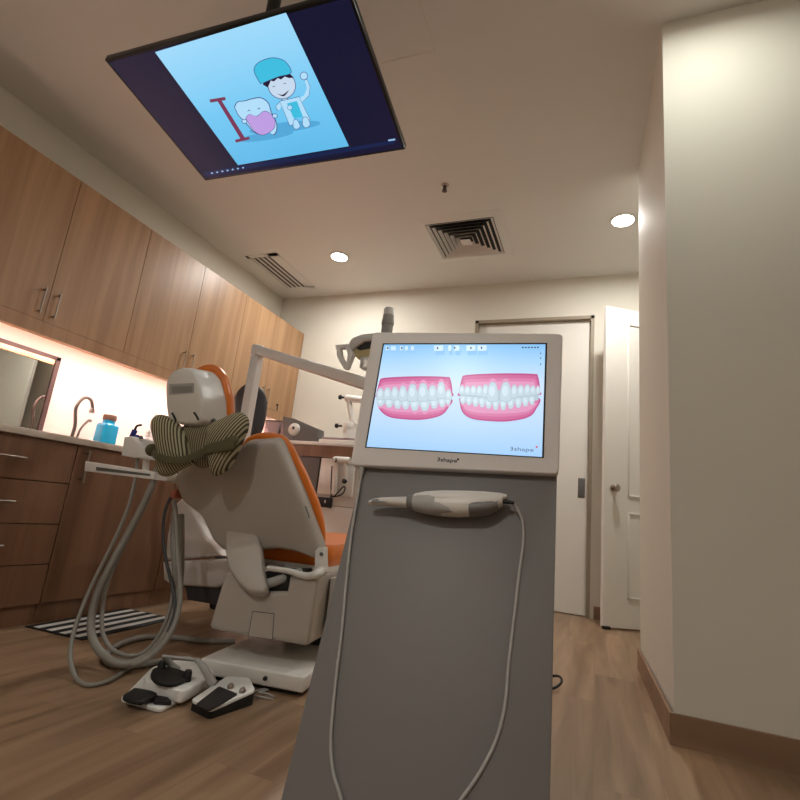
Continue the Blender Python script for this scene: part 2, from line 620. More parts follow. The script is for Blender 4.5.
# sprinkler
s0 = at(445, 185, 2, CEIL)
t = thing('fire_sprinkler', 'small brass fire sprinkler head hanging from the ceiling', 'sprinkler', s0)
link('escutcheon', lathe(s0 + V((0, 0, -.008)), s0 + V((0, 0, -.0005)), [(0, .016), (1, .03)]), 'nickel', t)
link('sprinkler_body', lathe(s0 + V((0, 0, -.045)), s0 + V((0, 0, -.008)), [(0, .006), (.3, .014), (.6, .012), (1, .013)]), 'mframe', t)
link('deflector', lathe(s0 + V((0, 0, -.052)), s0 + V((0, 0, -.047)), [(0, .019), (1, .019)]), 'mframe', t)

# ------------------------------------------------------------------ upper cabinets
UF, UZ0, UZ1 = -3.17, 1.592, 2.572
GU = 'wall cabinets above the sink counter'


def bar_handle(P, dirv, out, length, parent, m='nickel', r=.005, name='handle'):
    P, dirv, out = V(P), V(dirv).normalized(), V(out)
    a, b = P - dirv * length / 2, P + dirv * length / 2
    bm = join(tube([a + out, b + out], r, smooth=False), tube([a + dirv * .015, a + dirv * .015 + out], r * 1.2, smooth=False), tube([b - dirv * .015, b - dirv * .015 + out], r * 1.2, smooth=False))
    return link(name, bm, m, parent)


units = [((1.30, 1.886, 2.464), 'oak wall cabinet nearest the viewer, above the mirror'),
         ((2.464, 3.046, 3.614), 'oak wall cabinet at mid-run, behind the orange headrest'),
         ((3.614, 4.12, 4.664), 'oak wall cabinet in the far corner with a small lock')]
for ys, lab in units:
    t = thing('wall_cabinet', lab, 'cabinet', (UF, (ys[0] + ys[2]) / 2, UZ0), GU)
    link('carcass', box(XL + .001, UF - .021, ys[0] + .001, ys[2] - .001, UZ0, UZ1), 'cabwood', t)
    link('pelmet', box(UF - .022, UF - .002, ys[0] + .001, ys[2] - .001, UZ0 - .085, UZ0 - .003), 'cabwood', t)
    for k in (0, 1):
        link('door', box(UF - .02, UF, ys[k] + .0015, ys[k + 1] - .0015, UZ0 - .002, UZ1, .001, 1), 'cabwood', t)
        yy = ys[1] + (-.045 if k == 0 else .045)
        bar_handle((UF, yy, 1.705), (0, 0, 1), (.028, 0, 0), .17, t)
    if ys[2] > 4.6:
        link('lock', lathe((UF, 4.36, 1.66), (UF + .012, 4.36, 1.66), [(0, .012), (1, .011)]), 'dark', t)
        link('key', box(UF + .012, UF + .014, 4.352, 4.368, 1.60, 1.665, .0008), 'dark', t)
# under-cabinet light
t = thing('under_cabinet_light', 'glowing strip light under the oak wall cabinets', 'light', (-3.24, 3, UZ0))
link('channel', box(-3.265, -3.205, 1.31, 4.65, UZ0 - .012, UZ0 - .0), 'white', t)
link('diffuser', box(-3.260, -3.210, 1.32, 4.64, UZ0 - .018, UZ0 - .0122), 'led', t)

# mirror
t = thing('wall_mirror', 'dark-framed mirror on the wall above the sink counter', 'mirror', (XL, 1.8, .95))
my0, my1, mz0, mz1 = .9, 2.285, .94, 1.492
link('mirror_frame', join(box(XL + .0005, XL + .022, my0, my1, mz1 - .025, mz1), box(XL + .0005, XL + .022, my0, my1, mz0, mz0 + .025), box(XL + .0005, XL + .022, my1 - .028, my1, mz0, mz1), box(XL + .0005, XL + .022, my0, my0 + .028, mz0, mz1)), 'mframe', t)
link('mirror_glass', box(XL + .003, XL + .012, my0 + .03, my1 - .03, mz0 + .02, mz1 - .02), 'mirror', t)

# ------------------------------------------------------------------ lower cabinets
LF, CT = -2.40, .868
GB = 'base cabinets under the sink counter'
t = thing('counter', 'pale stone worktop over the base cabinets', 'counter', (-2.95, 2, .835))
link('worktop', box(XL + .001, LF + .022, .9, 3.10, .836, CT, .004), 'counter', t)
t = thing('base_cabinet', 'oak base cabinet with four stacked drawers', 'cabinet', (-2.95, 1.37, 0), GB)
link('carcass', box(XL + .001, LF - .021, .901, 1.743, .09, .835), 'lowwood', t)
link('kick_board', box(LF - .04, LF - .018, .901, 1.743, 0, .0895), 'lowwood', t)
for z0, z1 in ((.644, .832), (.452, .640), (.270, .448), (.092, .266)):
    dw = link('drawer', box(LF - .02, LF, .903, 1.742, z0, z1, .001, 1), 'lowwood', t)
    bar_handle((LF, 1.40, (z0 + z1) / 2), (0, 1, 0), (.03, 0, 0), .2, dw)
for y0, y1, lab in ((1.746, 2.414, 'oak base cabinet with one door, beside the drawers and striped mat'), (2.416, 3.10, 'oak base cabinet with one door, mostly behind the dental chair')):
    t = thing('base_cabinet', lab, 'cabinet', (-2.95, (y0 + y1) / 2, 0), GB)
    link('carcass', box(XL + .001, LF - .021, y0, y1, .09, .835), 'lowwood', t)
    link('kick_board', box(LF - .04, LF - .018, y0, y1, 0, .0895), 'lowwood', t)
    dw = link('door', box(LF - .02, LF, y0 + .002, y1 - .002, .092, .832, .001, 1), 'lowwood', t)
    bar_handle((LF, y0 + .045, .735), (0, 0, 1), (.03, 0, 0), .16, dw)

# things on the counter
f0 = at(71, 436, 0, -3.32)
fx, fy = -3.32, f0.y
t = thing('faucet', 'chrome gooseneck faucet on the sink counter', 'faucet', (fx, fy, CT))
pts = [(fx, fy, CT), (fx, fy + .01, 1.02), at(76, 408, 0, fx), at(84, 398, 0, fx), at(91, 400, 0, fx), at(92.5, 408, 0, fx)]
link('spout', tube(pts, .011), 'tap', t)
q = at(92.3, 410, 0, fx)
link('aerator', lathe(q + V((0, 0, -.02)), q + V((0, 0, .012)), [(0, .02), (.5, .017), (1, .012)]), 'tap', t)
link('base_flange', lathe((fx, fy, CT), (fx, fy, CT + .03), [(0, .028), (.6, .026), (1, .014)]), 'tap', t)
link('lever', tube([(fx, fy + .04, CT + .02), at(80, 430, 0, fx), at(88, 421, 0, fx), at(91, 421, 0, fx)], [.007, .007, .009, .011]), 'tap', t)
b0 = at(104.5, 441, 0, -3.36)
bx, by = -3.36, b0.y
t = thing('bottle', 'bright blue square bottle with a cork lid beside the faucet', 'bottle', (bx, by, CT))
link('body', join(box(bx - .055, bx + .055, by - .06, by + .06, CT, CT + .225, .02, 4), lathe((bx, by, CT + .215), (bx, by, CT + .25), [(0, .055), (.4, .042), (1, .042)])), 'blue', t)
link('lid', lathe((bx, by, CT + .248), (bx, by, CT + .29), [(0, .041), (.2, .046), (.8, .046), (1, .042)]), 'cork', t)
GW = 'white bottles behind the instrument holder'
for px_, hh_, rr_, lab in ((153.5, .36, .05, 'tall white pump bottle on the counter beside the headrest'), (149, .2, .04, 'short white bottle on the counter beside the striped pillow')):
    q = at(px_, 430, 0, -3.2 if hh_ > .3 else -3.0)
    q.z = CT
    t = thing('bottle', lab, 'bottle', q, GW)
    up = V((0, 0, 1))
    link('body', lathe(q, q + up * hh_ * .78, [(0, rr_ * .95), (.03, rr_), (.85, rr_), (1, rr_ * .4)]), 'white', t)
    link('pump' if hh_ > .3 else 'cap', lathe(q + up * hh_ * .78, q + up * hh_, [(0, .016), (.4, .016), (.5, .02), (1, .012)]), 'white', t)

# striped mat
t = thing('floor_mat', 'black and white striped mat lying by the base cabinets', 'mat', (-2.22, 1.98, 0))
MF = Frame((-2.385, 1.69, .0005), (1, .06, 0), (-.05, 1, 0))
link('mat_body', fbox(MF, 0, .345, 0, .57, 0, .005, .002), 'black', t)
for i in range(4):
    link('stripe', fbox(MF, .038 + i * .078, .073 + i * .078, .012, .558, .005, .0062), 'white', t)

# ------------------------------------------------------------------ equipment shelf at the back
SY, SZ = 4.08, 1.25
t = thing('equipment_bench', 'tall bench with white top and wood apron along the back wall', 'bench', (-2.5, 4.35, 0))
link('worktop', box(-3.12, -1.75, SY, YB - .02, SZ - .032, SZ, .003), 'white', t)
link('apron', box(-3.10, -1.77, SY + .015, SY + .035, SZ - .14, SZ - .033), 'lowwood', t)
link('back_board', box(-3.10, -1.77, YB - .04, YB - .021, .0, SZ - .033), 'cabwood', t)
link('door', box(-3.09, -2.42, SY + .04, SY + .058, .70, SZ - .145), 'graymetal', t)
link('drawer', box(-2.41, -1.78, SY + .05, SY + .07, .68, SZ - .145), 'white', t)
link('carcass', box(-3.10, -1.77, SY + .071, YB - .041, .12, SZ - .034), 'graymetal', t)
link('door', box(-3.09, -1.78, SY + .05, SY + .07, .12, .675), 'offwhite', t)
link('plinth', box(-3.08, -1.79, SY + .12, YB - .06, 0, .119), 'dark', t)
a, b = at(312, 496, 1, SY + .04), at(331, 508, 1, SY + .04)
t2 = link('socket_plate', box(a.x, b.x, SY + .03, SY + .049, b.z, a.z, .002), 'black', t)
q = at(325, 502, 1, SY + .03)
link('socket_mark', box(q.x - .006, q.x + .006, SY + .028, SY + .0302, q.z - .008, q.z + .018), 'white', t2)
# grey box with round white dial
t = thing('sterilizer_box', 'grey wedge-topped box with a round white dial on the bench', 'equipment', (-2.65, SY + .1, SZ))
BF = Frame((0, SY + .03, 0), (1, 0, 0), (0, 0, 1))
poly = [BF.px(*p) for p in ((283, 440), (283, 416.3), (293.6, 418.3), (318, 429), (318, 439.5))]
poly[0].z = SZ + .001
poly[-1].z = SZ + .001
link('case', prism(poly, (0, .12, 0), .004), 'graymetal', t)
q = BF.px(294.5, 429.5)
link('dial', lathe(q + V((0, -.022, 0)), q + V((0, 0, 0)), [(0, .05), (.3, .06), (1, .062)]), 'white', t)
link('dial_mark', lathe(q + V((0, -.026, .012)), q + V((0, -.022, .012)), [(0, .014), (1, .014)]), 'black', t)
link('side_strip', box(poly[0].x - .045, poly[0].x - .001, SY + .035, SY + .3, SZ + .001, SZ + .21), 'pinkbox', t)
t = thing('equipment_box', 'mauve-grey box on the bench behind the overhead arm post', 'box', (-3.0, SY + .2, SZ))
link('case', box(-3.11, -2.935, SY + .05, SY + .35, SZ + .001, SZ + .19, .01), 'pinkbox', t)
link('lid', box(-3.112, -2.933, SY + .048, SY + .352, SZ + .19, SZ + .2, .003), 'darkgrey', t)
# low white tray on bench
t = thing('tray', 'low white tray on the bench beside the grey box', 'tray', (-2.25, SY + .15, SZ))
link('tray_body', box(-2.45, -2.0, SY + .02, SY + .35, SZ + .001, SZ + .03, .006), 'white', t)
link('lid', box(-2.44, -2.01, SY + .05, SY + .34, SZ + .03, SZ + .055, .008), 'pinkbox', t)


# white jointed arms with black knobs
def knob_arm(name, label, cat, base, pts, knobs, r, extra, Y, group=None):
    t = thing(name, label, cat, base, group)
    P = [at(x, y, 1, Y) for x, y in pts]
    link('arm', tube(P, r, smooth=False), 'white', t)
    for P_, rr in extra:
        link('joint', lathe(P_[0], P_[1], [(0, rr * .9), (.1, rr), (.9, rr), (1, rr * .9)]), 'white', t)
    for x, y in knobs:
        q = at(x, y, 1, Y)
        link('knob', lathe(q + V((-.045, -.01, 0)), q + V((.02, 0, 0)), [(0, .02), (.35, .024), (.45, .01), (1, .01)]), 'black', t)
    return t


YA = SY + .12
e = [((at(346, 398, 1, YA), at(362, 400, 1, YA)), .035), ((at(349, 434, 1, YA), at(350, 423, 1, YA)), .06)]
g = at(350, 440, 1, YA)
t = knob_arm('jointed_arm', 'white jointed equipment arm with black knobs standing on the bench', 'equipment', (g.x, YA, SZ + .055), [(349, 399), (350, 407), (352, 420), (355, 424), (352, 430)], [(343.5, 397.5), (340, 426)], .026, e, YA)
link('foot', lathe((g.x, YA, SZ + .0555), (g.x, YA, SZ + .14), [(0, .075), (.3, .07), (1, .06)]), 'white', t)
YC = SY - .02
g = at(338, 475, 1, YC)
t = thing('handpiece_holder', 'white wall unit with black knobs and a looped black cable below the bench top', 'equipment', (g.x, YC + .05, .7))
a, b = at(322.5, 458, 1, YC + .06), at(352, 497, 1, YC + .06)
link('back_plate', box(a.x, b.x, YC + .045, YC + .069, b.z, a.z, .004), 'offwhite', t)
link('arm', tube([at(337, 460, 1, YC), at(337, 466, 1, YC), at(336, 480, 1, YC), at(334, 494, 1, YC)], .028), 'white', t)
link('arm_head', lathe(at(334, 460, 1, YC), at(350, 461, 1, YC), [(0, .03), (.1, .035), (.9, .035), (1, .03)]), 'white', t)
link('arm', tube([at(346, 462, 1, YC), at(346, 478, 1, YC), at(344, 484, 1, YC)], .022), 'white', t)
for x, y in ((335, 460), (343, 481)):
    q = at(x, y, 1, YC - .03)
    link('knob', lathe(q, q + V((.02, .03, 0)), [(0, .02), (.5, .022), (1, .012)]), 'black', t)
link('cable', tube([at(x, y, 1, YC - .01) for x, y in ((332, 466), (331, 490), (333, 497), (343, 487), (345, 489), (341, 495), (330, 497))], .006), 'black', t)

# ------------------------------------------------------------------ stool
SX, SYY = -2.02, 2.55
t = thing('operator_stool', 'dark grey padded operator stool behind the white arm post', 'stool', (SX, SYY, 0))
SF = Frame((SX, SYY, 0), (1, .1, 0), (0, .1, 1))
ol = roundpoly([SF.ab(*p) for p in ((234, 425), (233, 403), (238, 390), (249, 382), (263, 388), (268, 402), (265, 425), (258, 440), (240, 440))], .05)
link('backrest', puff(SF, [tuple(p) for p in ol], .05), 'darkgrey', t)
link('backrest_stem', tube([(SX, SYY + .0, 1.1), (SX, SYY - .03, .95), (SX, SYY + .02, .72), (SX, SYY + .12, .67)], .018), 'dark', t)
link('seat', lathe((SX, SYY + .22, .68), (SX, SYY + .22, .76), [(0, .16), (.2, .19), (.7, .19), (1, .15)]), 'darkgrey', t)
link('gas_column', tube([(SX, SYY + .22, .07), (SX, SYY + .22, .68)], .025, smooth=False), 'chrome', t)
for k in range(5):
    an = k * math.tau / 5 + 1.57
    e = V((SX + .18 * math.cos(an), SYY + .22 + .18 * math.sin(an), .062))
    link('leg', tube([(SX, SYY + .22, .09), e], .016, smooth=False), 'dark', t)
    link('caster', lathe(e + V((-.012, 0, -.034)), e + V((.012, 0, -.034)), [(0, .027), (1, .027)]), 'black', t)

# ------------------------------------------------------------------ dental unit: side box, post, boom
t = thing('dental_unit', 'white dental unit with tall square post and overhead boom behind the chair', 'dental unit', (-1.9, 2.25, 0))
UY = 2.1
ub = [at(*p, 1, UY) for p in ((162, 562), (163, 580), (170, 585), (215, 588), (240, 578), (240, 558), (200, 560))]
link('body', prism(ub, (0, .28, 0), .015, 3), 'white', t)
uc = [at(*p, 1, UY + .02) for p in ((164, 560), (166, 535), (173, 505), (182, 497), (190, 502), (205, 535), (222, 556))]
link('bowl_column', prism(uc, (0, .22, 0), .02, 3), 'offwhite', t)
up_ = [at(*p, 1, UY + .03) for p in ((184, 582), (187, 600), (222, 606), (222, 584))]
link('underside_cover', prism(up_, (0, .22, 0), .006), 'darkgrey', t)
PY = 2.25
pt_ = at(258, 352, 1, PY)
PX = pt_.x
link('post', box(PX - .028, PX + .028, PY - .028, PY + .028, .28, pt_.z, .008), 'offwhite', t)
be = at(372, 386, 1, 2.12)
bs = at(257, 350, 1, PY)
bd = (be - bs).normalized()
side = bd.cross(V((0, 0, 1))).normalized()
upv = side.cross(bd)
hx = lambda c, w, h_: [c - side * w - upv * h_, c + side * w - upv * h_, c + side * w + upv * h_, c - side * w + upv * h_]
link('boom', hexa(hx(bs - bd * .02, .03, .026) + hx(be, .03, .03), .009, 3), 'offwhite', t)
link('post_socket', box(PX - .045, PX + .045, PY - .045, PY + .045, .26, .34, .006), 'offwhite', t)
link('elbow', lathe((PX, PY, pt_.z - .03), (PX, PY, pt_.z + .035), [(0, .034), (.1, .038), (.9, .038), (1, .03)]), 'offwhite', t)
q = at(248.5, 370, 1, PY)
link('screw_cap', lathe((PX - .036, PY, q.z), (PX - .026, PY, q.z), [(0, .008), (1, .009)]), 'white', t)
link('boom_joint', lathe(be + V((.03, 0, -.07)), be + V((.03, 0, .06)), [(0, .04), (.1, .045), (.9, .045), (1, .04)]), 'offwhite', t)

# ------------------------------------------------------------------ operating lamp
LY = 2.12
mb = be + V((.03, 0, .0605))
mt = at(389, 312, 1, LY)
t = thing('dental_lamp', 'dental operating lamp with loop handle standing above the screen edge', 'lamp', mb)
mx_ = V((mt.x, LY, mt.z))
link('mast', tube([mb, mb + V((0, 0, .06)), V((mx_.x, LY, mb.z + .12)), V((mx_.x, LY, mt.z - .12))], .02), 'white', t)
link('mast_sleeve', lathe(V((mx_.x, LY, mt.z - .13)), V((mx_.x, LY, mt.z - .02)), [(0, .026), (.05, .028), (.55, .028), (.56, .031), (.75, .031), (.76, .028), (1, .028)]), 'midgrey', t)
link('mast_cap', lathe(V((mx_.x, LY, mt.z - .02)), V((mx_.x, LY, mt.z + .02)), [(0, .026), (.8, .026), (1, .02)]), 'white', t)
LP = Frame((0, LY - .04, 0), (1, 0, 0), (0, 0, 1))
rim = [LP.px(*p) for p in ((347, 346), (352, 338), (362, 334), (374, 333), (390, 336), (395, 346), (390, 345), (376, 340), (364, 341), (356, 346), (351, 350))]
link('reflector_rim', prism(rim, (0, .1, 0), .004), 'white', t)
inn = [LP.px(*p) for p in ((355, 347), (364, 341), (376, 340), (390, 345), (389, 349), (368, 347), (358, 349))]
link('reflector', prism([p + V((0, .015, 0)) for p in inn], (0, .07, 0)), 'dark', t)
mid = [LP.px(*p) for p in ((350, 347), (370, 346), (392, 348), (392, 357), (370, 357), (353, 355))]
link('lamp_body', prism([p + V((0, .02, 0)) for p in mid], (0, .09, 0), .005), 'yellow', t)
so = [(336.5, 346), (349, 344.5), (354, 354), (348, 369), (344.5, 369), (338.5, 358)]
si = [(341, 348.5), (346.5, 348.5), (348.8, 355), (347, 363.5), (345, 362), (341.8, 355)]
bm = bmesh.new()
vo = [[bm.verts.new(LP.px(*p) + V((0, dy, 0))) for p in so] for dy in (-.01, .02)]
vi = [[bm.verts.new(LP.px(*p) + V((0, dy, 0))) for p in si] for dy in (-.01, .02)]
for i in range(6):
    j = (i + 1) % 6
    for A, B in ((vo[0], vi[0]), (vi[1], vo[1]), (vo[1], vo[0]), (vi[0], vi[1])):
        bm.faces.new((A[i], A[j], B[j], B[i]))
link('loop_handle', finish(bm), 'offwhite', t)
q = LP.px(363, 361)
link('bulb_cover', box(q.x - .022, q.x + .022, LY - .03, LY + .03, q.z - .03, q.z + .025, .004), 'clear', t)
link('lamp_arm', tube([LP.px(385, 350) + V((0, .05, 0)), V((mx_.x, LY, LP.px(385, 350).z + .02))], .018, smooth=False), 'white', t)

# ------------------------------------------------------------------ dental chair
YAW = math.radians(8)
cu_ = V((math.cos(YAW), math.sin(YAW), 0))
cb = V((-math.sin(YAW), math.cos(YAW), 0))      # towards the foot end
zv = V((0, 0, 1))


def cframe(y, lean=0., z=0.):                   # upright plane across the chair; lean tips its top towards the head end
    L = math.radians(lean)
    return Frame((-1.15, y, z), cu_, zv * math.cos(L) - cb * math.sin(L))


chair = thing('dental_chair', 'white dental chair with orange upholstery seen from behind its backrest', 'dental chair', (-1.15, 2.0, 0))
c = chair
# base plate
q0, q1 = at(200.6, 657.9, 2, .072), at(305, 677, 2, .072)
FB = Frame(((q0.x + q1.x) / 2, (q0.y + q1.y) / 2, 0), cu_, cb)
w = (q1 - q0).length / 2
FBu = Frame(FB.O, (q1 - q0), cb)
link('base_plate', hexa([FBu.pt(-w, 0, .018), FBu.pt(w, 0, .018), FBu.pt(w, .95, .018), FBu.pt(-w, .95, .018), FBu.pt(-w, 0, .072), FBu.pt(w, 0, .072), FBu.pt(w, .95, .072), FBu.pt(-w, .95, .072)], .008, 3), 'white', c)
link('base_foot', hexa([FBu.pt(-w + .03, .03, 0), FBu.pt(w - .03, .03, 0), FBu.pt(w - .03, .92, 0), FBu.pt(-w + .03, .92, 0), FBu.pt(-w + .03, .03, .02), FBu.pt(w - .03, .03, .02), FBu.pt(w - .03, .92, .02), FBu.pt(-w + .03, .92, .02)]), 'black', c)
q = FBu.pt(.06, 0, .045)
link('adjuster_bolt', lathe(q, q - cb * .008, [(0, .008), (1, .007)]), 'dark', c)
link('lift_column', fbox(FBu, -w + .14, w - .10, .42, .85, .07, .2), 'dark', c)
# lower housing
BX = cframe(1.74)
hs = [BX.px(*p) for p in ((224, 574), (216, 600), (208, 626), (211, 630), (255, 638), (304, 646.5), (308, 643), (318, 577), (289, 577), (286, 592), (262, 592), (262, 568), (245, 566))]
link('lift_housing', prism(hs, cb * .55, .02, 4), 'shell', c)
link('housing_inside', prism([BX.px(*p) + cb * .03 for p in ((258, 572), (258, 596), (292, 596), (292, 572))], cb * .3), 'black', c)  # black block standing in for the shade inside the notch
link('linkage', tube([BX.px(262, 585) + cb * .02, BX.px(275, 581) + cb * .02, BX.px(290, 574) + cb * .1], .018), 'midgrey', c)
rs = [BX.px(*p) + cb * .12 for p in ((319, 581), (312, 642), (317, 645), (322, 640), (331, 580))]
link('side_cover', prism(rs, cb * .4, .006), 'shell', c)
sp = [BX.px(*p, .0008) for p in ((252.5, 611), (274.5, 613.5), (272.5, 640), (248, 636.5))]
sv = link('service_panel_seam', prism(sp, -BX.n * .0006), 'dark', c)
ce = sum(sp, V()) / 4
link('service_panel', prism([ce + (p - ce) * .955 + BX.n * .0006 for p in sp], -BX.n * .001), 'shell', sv)
# seat
ST = cframe(1.93)
L_, R_ = ST.ab(228, 553)[0], ST.ab(323, 556)[0]
zb, zt = ST.ab(290, 562.5)[1], ST.ab(290, 548)[1] + .03
sf = lambda a, bk, z: V((-1.15, 1.93, 0)) + cu_ * a + cb * bk + zv * z
print('seat', L_, R_, zb, zt)
ol = roundpoly([(L_, 0), (R_ + .03, 0), (R_ + .03, .62), (R_ - .01, 1.05), (R_ - .12, 1.22), (L_ + .14, 1.22), (L_ + .03, 1.05), (L_, .62)], .05)
link('seat_cushion', loft([[sf(cx_ + (p.x - cx_) * k, .55 + (p.y - .55) * k, z) for p in ol] for cx_ in [(L_ + R_) / 2] for k, z in ((.97, zb), (1., zb + .02), (1., zt - .02), (.97, zt))]), 'orange', c)
link('seat_frame', loft([[sf((L_ + R_) / 2 + (p.x - (L_ + R_) / 2) * k, .55 + (p.y - .55) * k, z) for p in ol] for k, z in ((.9, zb - .03), (.985, zb - .022), (.985, zb - .001))]), 'white', c)
link('leg_support', prism([sf(-.15, .2, zb - .03), sf(.15, .2, zb - .03), sf(.15, .2, zb - .12), sf(-.15, .2, zb - .12)], cb * .7), 'shell', c)
# backrest shell
SH = cframe(1.84, 17, .46)
shp = [(246, 441), (275, 439), (279, 443), (303, 501), (321, 552), (318, 561), (300, 553), (280, 549.5), (262, 551), (240, 556), (222, 550), (213, 541), (201, 516), (180, 500), (173.5, 484), (172.5, 475), (200, 452), (236, 450)]
P2 = [SH.ab(*p) for p in shp]
rp = roundpoly(P2, .016, 3)
cc = V((sum(p.x for p in rp) / len(rp), sum(p.y for p in rp) / len(rp)))


def shring(k, cdep):
    return [SH.pt(cc.x + (p.x - cc.x) * k, cc.y + (p.y - cc.y) * k, cdep - .08 * ((p.x - cc.x) * k) ** 2) for p in rp]


bk = link('backrest_shell', loft([shring(.86, .012), shring(.93, .010), shring(.965, .004), shring(.985, -.008), shring(1.0, -.028), shring(1.0, -.05), shring(.9, -.055)]), 'shell', c, smooth=50)
cup = [(241, 452), (240, 446), (246, 437), (256, 433.5), (270, 433), (281, 436), (289, 446), (303, 474), (316, 505), (322, 530), (322, 550), (300, 552), (262, 551), (225, 548), (215, 541), (203, 517), (183, 500), (178, 484), (204, 458), (230, 456)]
cp = roundpoly([SH.ab(*p, -.05) for p in cup], .03, 3)
c2 = V((sum(p.x for p in cp) / len(cp), sum(p.y for p in cp) / len(cp)))
curing = lambda k, dd: [SH.pt(c2.x + (p.x - c2.x) * k, c2.y + (p.y - c2.y) * k, dd - .08 * ((p.x - c2.x) * k) ** 2) for p in cp]
link('backrest_cushion', loft([curing(.94, -.052), curing(.985, -.056), curing(1.0, -.072), curing(.99, -.09), curing(.95, -.105), curing(.8, -.112)]), 'orange', c, smooth=60)
a_ = SH.px(308, 505, -.02)
link('shell_clip', tube([SH.px(305.5, 506, .002), SH.px(309.5, 518, .002)], .003, smooth=False), 'grey', bk)
# lift strap and hinge
SP = cframe(1.70, -32, .35)
link('back_strap', prism([SP.pt(*p, 0) for p in roundpoly([SP.ab(*p) for p in ((225, 524), (244, 521), (258, 535), (261, 550), (262, 566), (266.5, 587), (262, 592.5), (248, 591), (236, 580), (227, 566), (225, 550))], .02, 4)], SP.n * -.05, .012, 4), 'shell', c)
HG = cframe(1.82)
hb = [HG.px(*p) for p in ((315, 551), (318, 547.5), (325, 547), (326, 572), (322, 577), (314, 577))]
hg = link('hinge_bracket', prism(hb, cb * .03, .003), 'white', c)
q = HG.px(321.5, 554, .002)
link('bolt', lathe(q, q - HG.n * -.006, [(0, .007), (.7, .007), (1, .004)]), 'graymetal', hg)
HA = cframe(1.735)
link('hinge_arm', tube([HG.px(321, 571), HA.px(317, 574), HA.px(309, 576), HA.px(301, 575), HA.px(288, 571), HA.px(268, 568)], [.017, .016, .014, .013, .011, .010]), 'white', c)

# headrest
HR = cframe(1.585, 6, .9)
ho = [(165.5, 390), (166, 382), (169, 375), (175, 370), (183, 367.5), (190, 369), (196, 376), (199, 386), (201, 397), (202, 420), (197, 424), (178, 423), (168, 418), (166, 404)]
hp = roundpoly([HR.ab(*p) for p in ho], .012, 3)
hc = V((sum(p.x for p in hp) / len(hp), sum(p.y for p in hp) / len(hp)))
HR_S = 1.0


def hring(k, dep, dx=0., dy=0.):
    return [HR.pt(hc.x + (p.x - hc.x) * k + dx, hc.y + (p.y - hc.y) * k + dy, -dep) for p in hp]


hd = link('headrest_shell', loft([hring(.93, 0), hring(.985, .003), hring(1.02, .012), hring(1.10, .07), hring(1.16, .15), hring(1.16, .157)]), 'white', c, smooth=50)
link('headrest_cushion', loft([hring(1.13, .1575, .0, .012), hring(1.24, .160, .0, .02), hring(1.28, .172, .0, .022), hring(1.27, .195, .0, .022), hring(1.17, .215, .0, .02), hring(.8, .222, .0, .02)]), 'orange', c, smooth=60)
sl = [HR.ab(*p, .001) for p in ((169, 384), (194, 383), (194, 393), (169, 395))]
sm = V((sum(p[0] for p in sl) / 4, sum(p[1] for p in sl) / 4))
so_ = link('handle_slot', prism([HR.pt(p.x, p.y, .001) for p in roundpoly(sl, .004)], -HR.n * .003), 'midgrey', hd)
link('slot_recess', prism([HR.pt(sm.x + (p.x - sm.x) * .82 + .002, sm.y + (p.y - sm.y) * .62 - .003, .0015) for p in roundpoly(sl, .004)], -HR.n * .003), 'slotgrey', so_)
for p, q in (((172, 413), (176, 421)), ((194, 412.5), (198.5, 420))):
    link('adjuster_slot', tube([HR.px(*p, .0015), HR.px((p[0] + q[0]) / 2 + .3, (p[1] + q[1]) / 2 - .2, .0015), HR.px(*q, .001)], .0042, 8), 'black', hd)
for xx in (187, 205):
    link('headrest_stem', tube([HR.px(xx, 418) - HR.n * .05, HR.px(xx + 9, 445) - HR.n * .12, SH.px(xx + 26, 470, -.03)], .009), 'graymetal', c)

# ------------------------------------------------------------------ striped neck pillow
PF = cframe(1.60, 4, .86)
pz = PF.px(200, 450)
pil = thing('neck_pillow', 'striped olive butterfly neck pillow strapped under the headrest', 'pillow', pz)
lob = [[(152, 425), (153, 418), (160, 414), (172, 417), (183, 427), (189, 442), (192, 455), (196, 463), (186, 468), (170, 477), (160, 476), (157, 468), (160, 455), (157, 445)],
       [(210, 424), (222, 419), (234, 413), (243, 412), (249, 418), (249, 428), (244, 440), (239, 452), (232, 466), (226, 472), (214, 478), (210, 468), (208, 452), (207, 436)]]
dirs = [V((.55, -.1, .83)), V((.8, 0, -.55))]


def arc_stripes(name, ctr, period):
    m = stripe_mat(name, (172, 164, 134), (70, 64, 46), period, (1, 0, 0), .5)
    return m


M['stripeL'] = stripe_mat('stripe_left', (176, 168, 138), (72, 66, 46), .0108, cu_ * .93 + zv * .36, .5)
M['stripeR'] = stripe_mat('stripe_right', (176, 168, 138), (72, 66, 46), .0108, cu_ * .88 - zv * .5, .5)
M['stripeC'] = stripe_mat('stripe_centre', (150, 140, 115), (72, 66, 48), .0100, cu_, .5)
for ol, m in zip(lob, ('stripeL', 'stripeR')):
    rpoly = [tuple(p) for p in roundpoly([PF.ab(*p) for p in ol], .03, 3)]
    link('lobe', puff(PF, rpoly, .05, 8), m, pil)
rpoly = [tuple(p) for p in roundpoly([PF.ab(*p) for p in ((178, 424), (190, 426), (212, 424), (216, 440), (213, 464), (198, 470), (184, 458))], .03, 3)]
link('centre', puff(PF, rpoly, .028, 6, c=-.02), 'stripeC', pil)
stp = [(153, 451, .03), (157, 456, .058), (170, 460, .058), (182, 460, .05), (194, 456, .036), (206, 451, .036), (220, 448, .056), (234, 445, .05)]
sp_ = [PF.px(x, y, cc_) for x, y, cc_ in stp]
sp_ = smooth_path(sp_, 4)
bm = bmesh.new()
rows = []
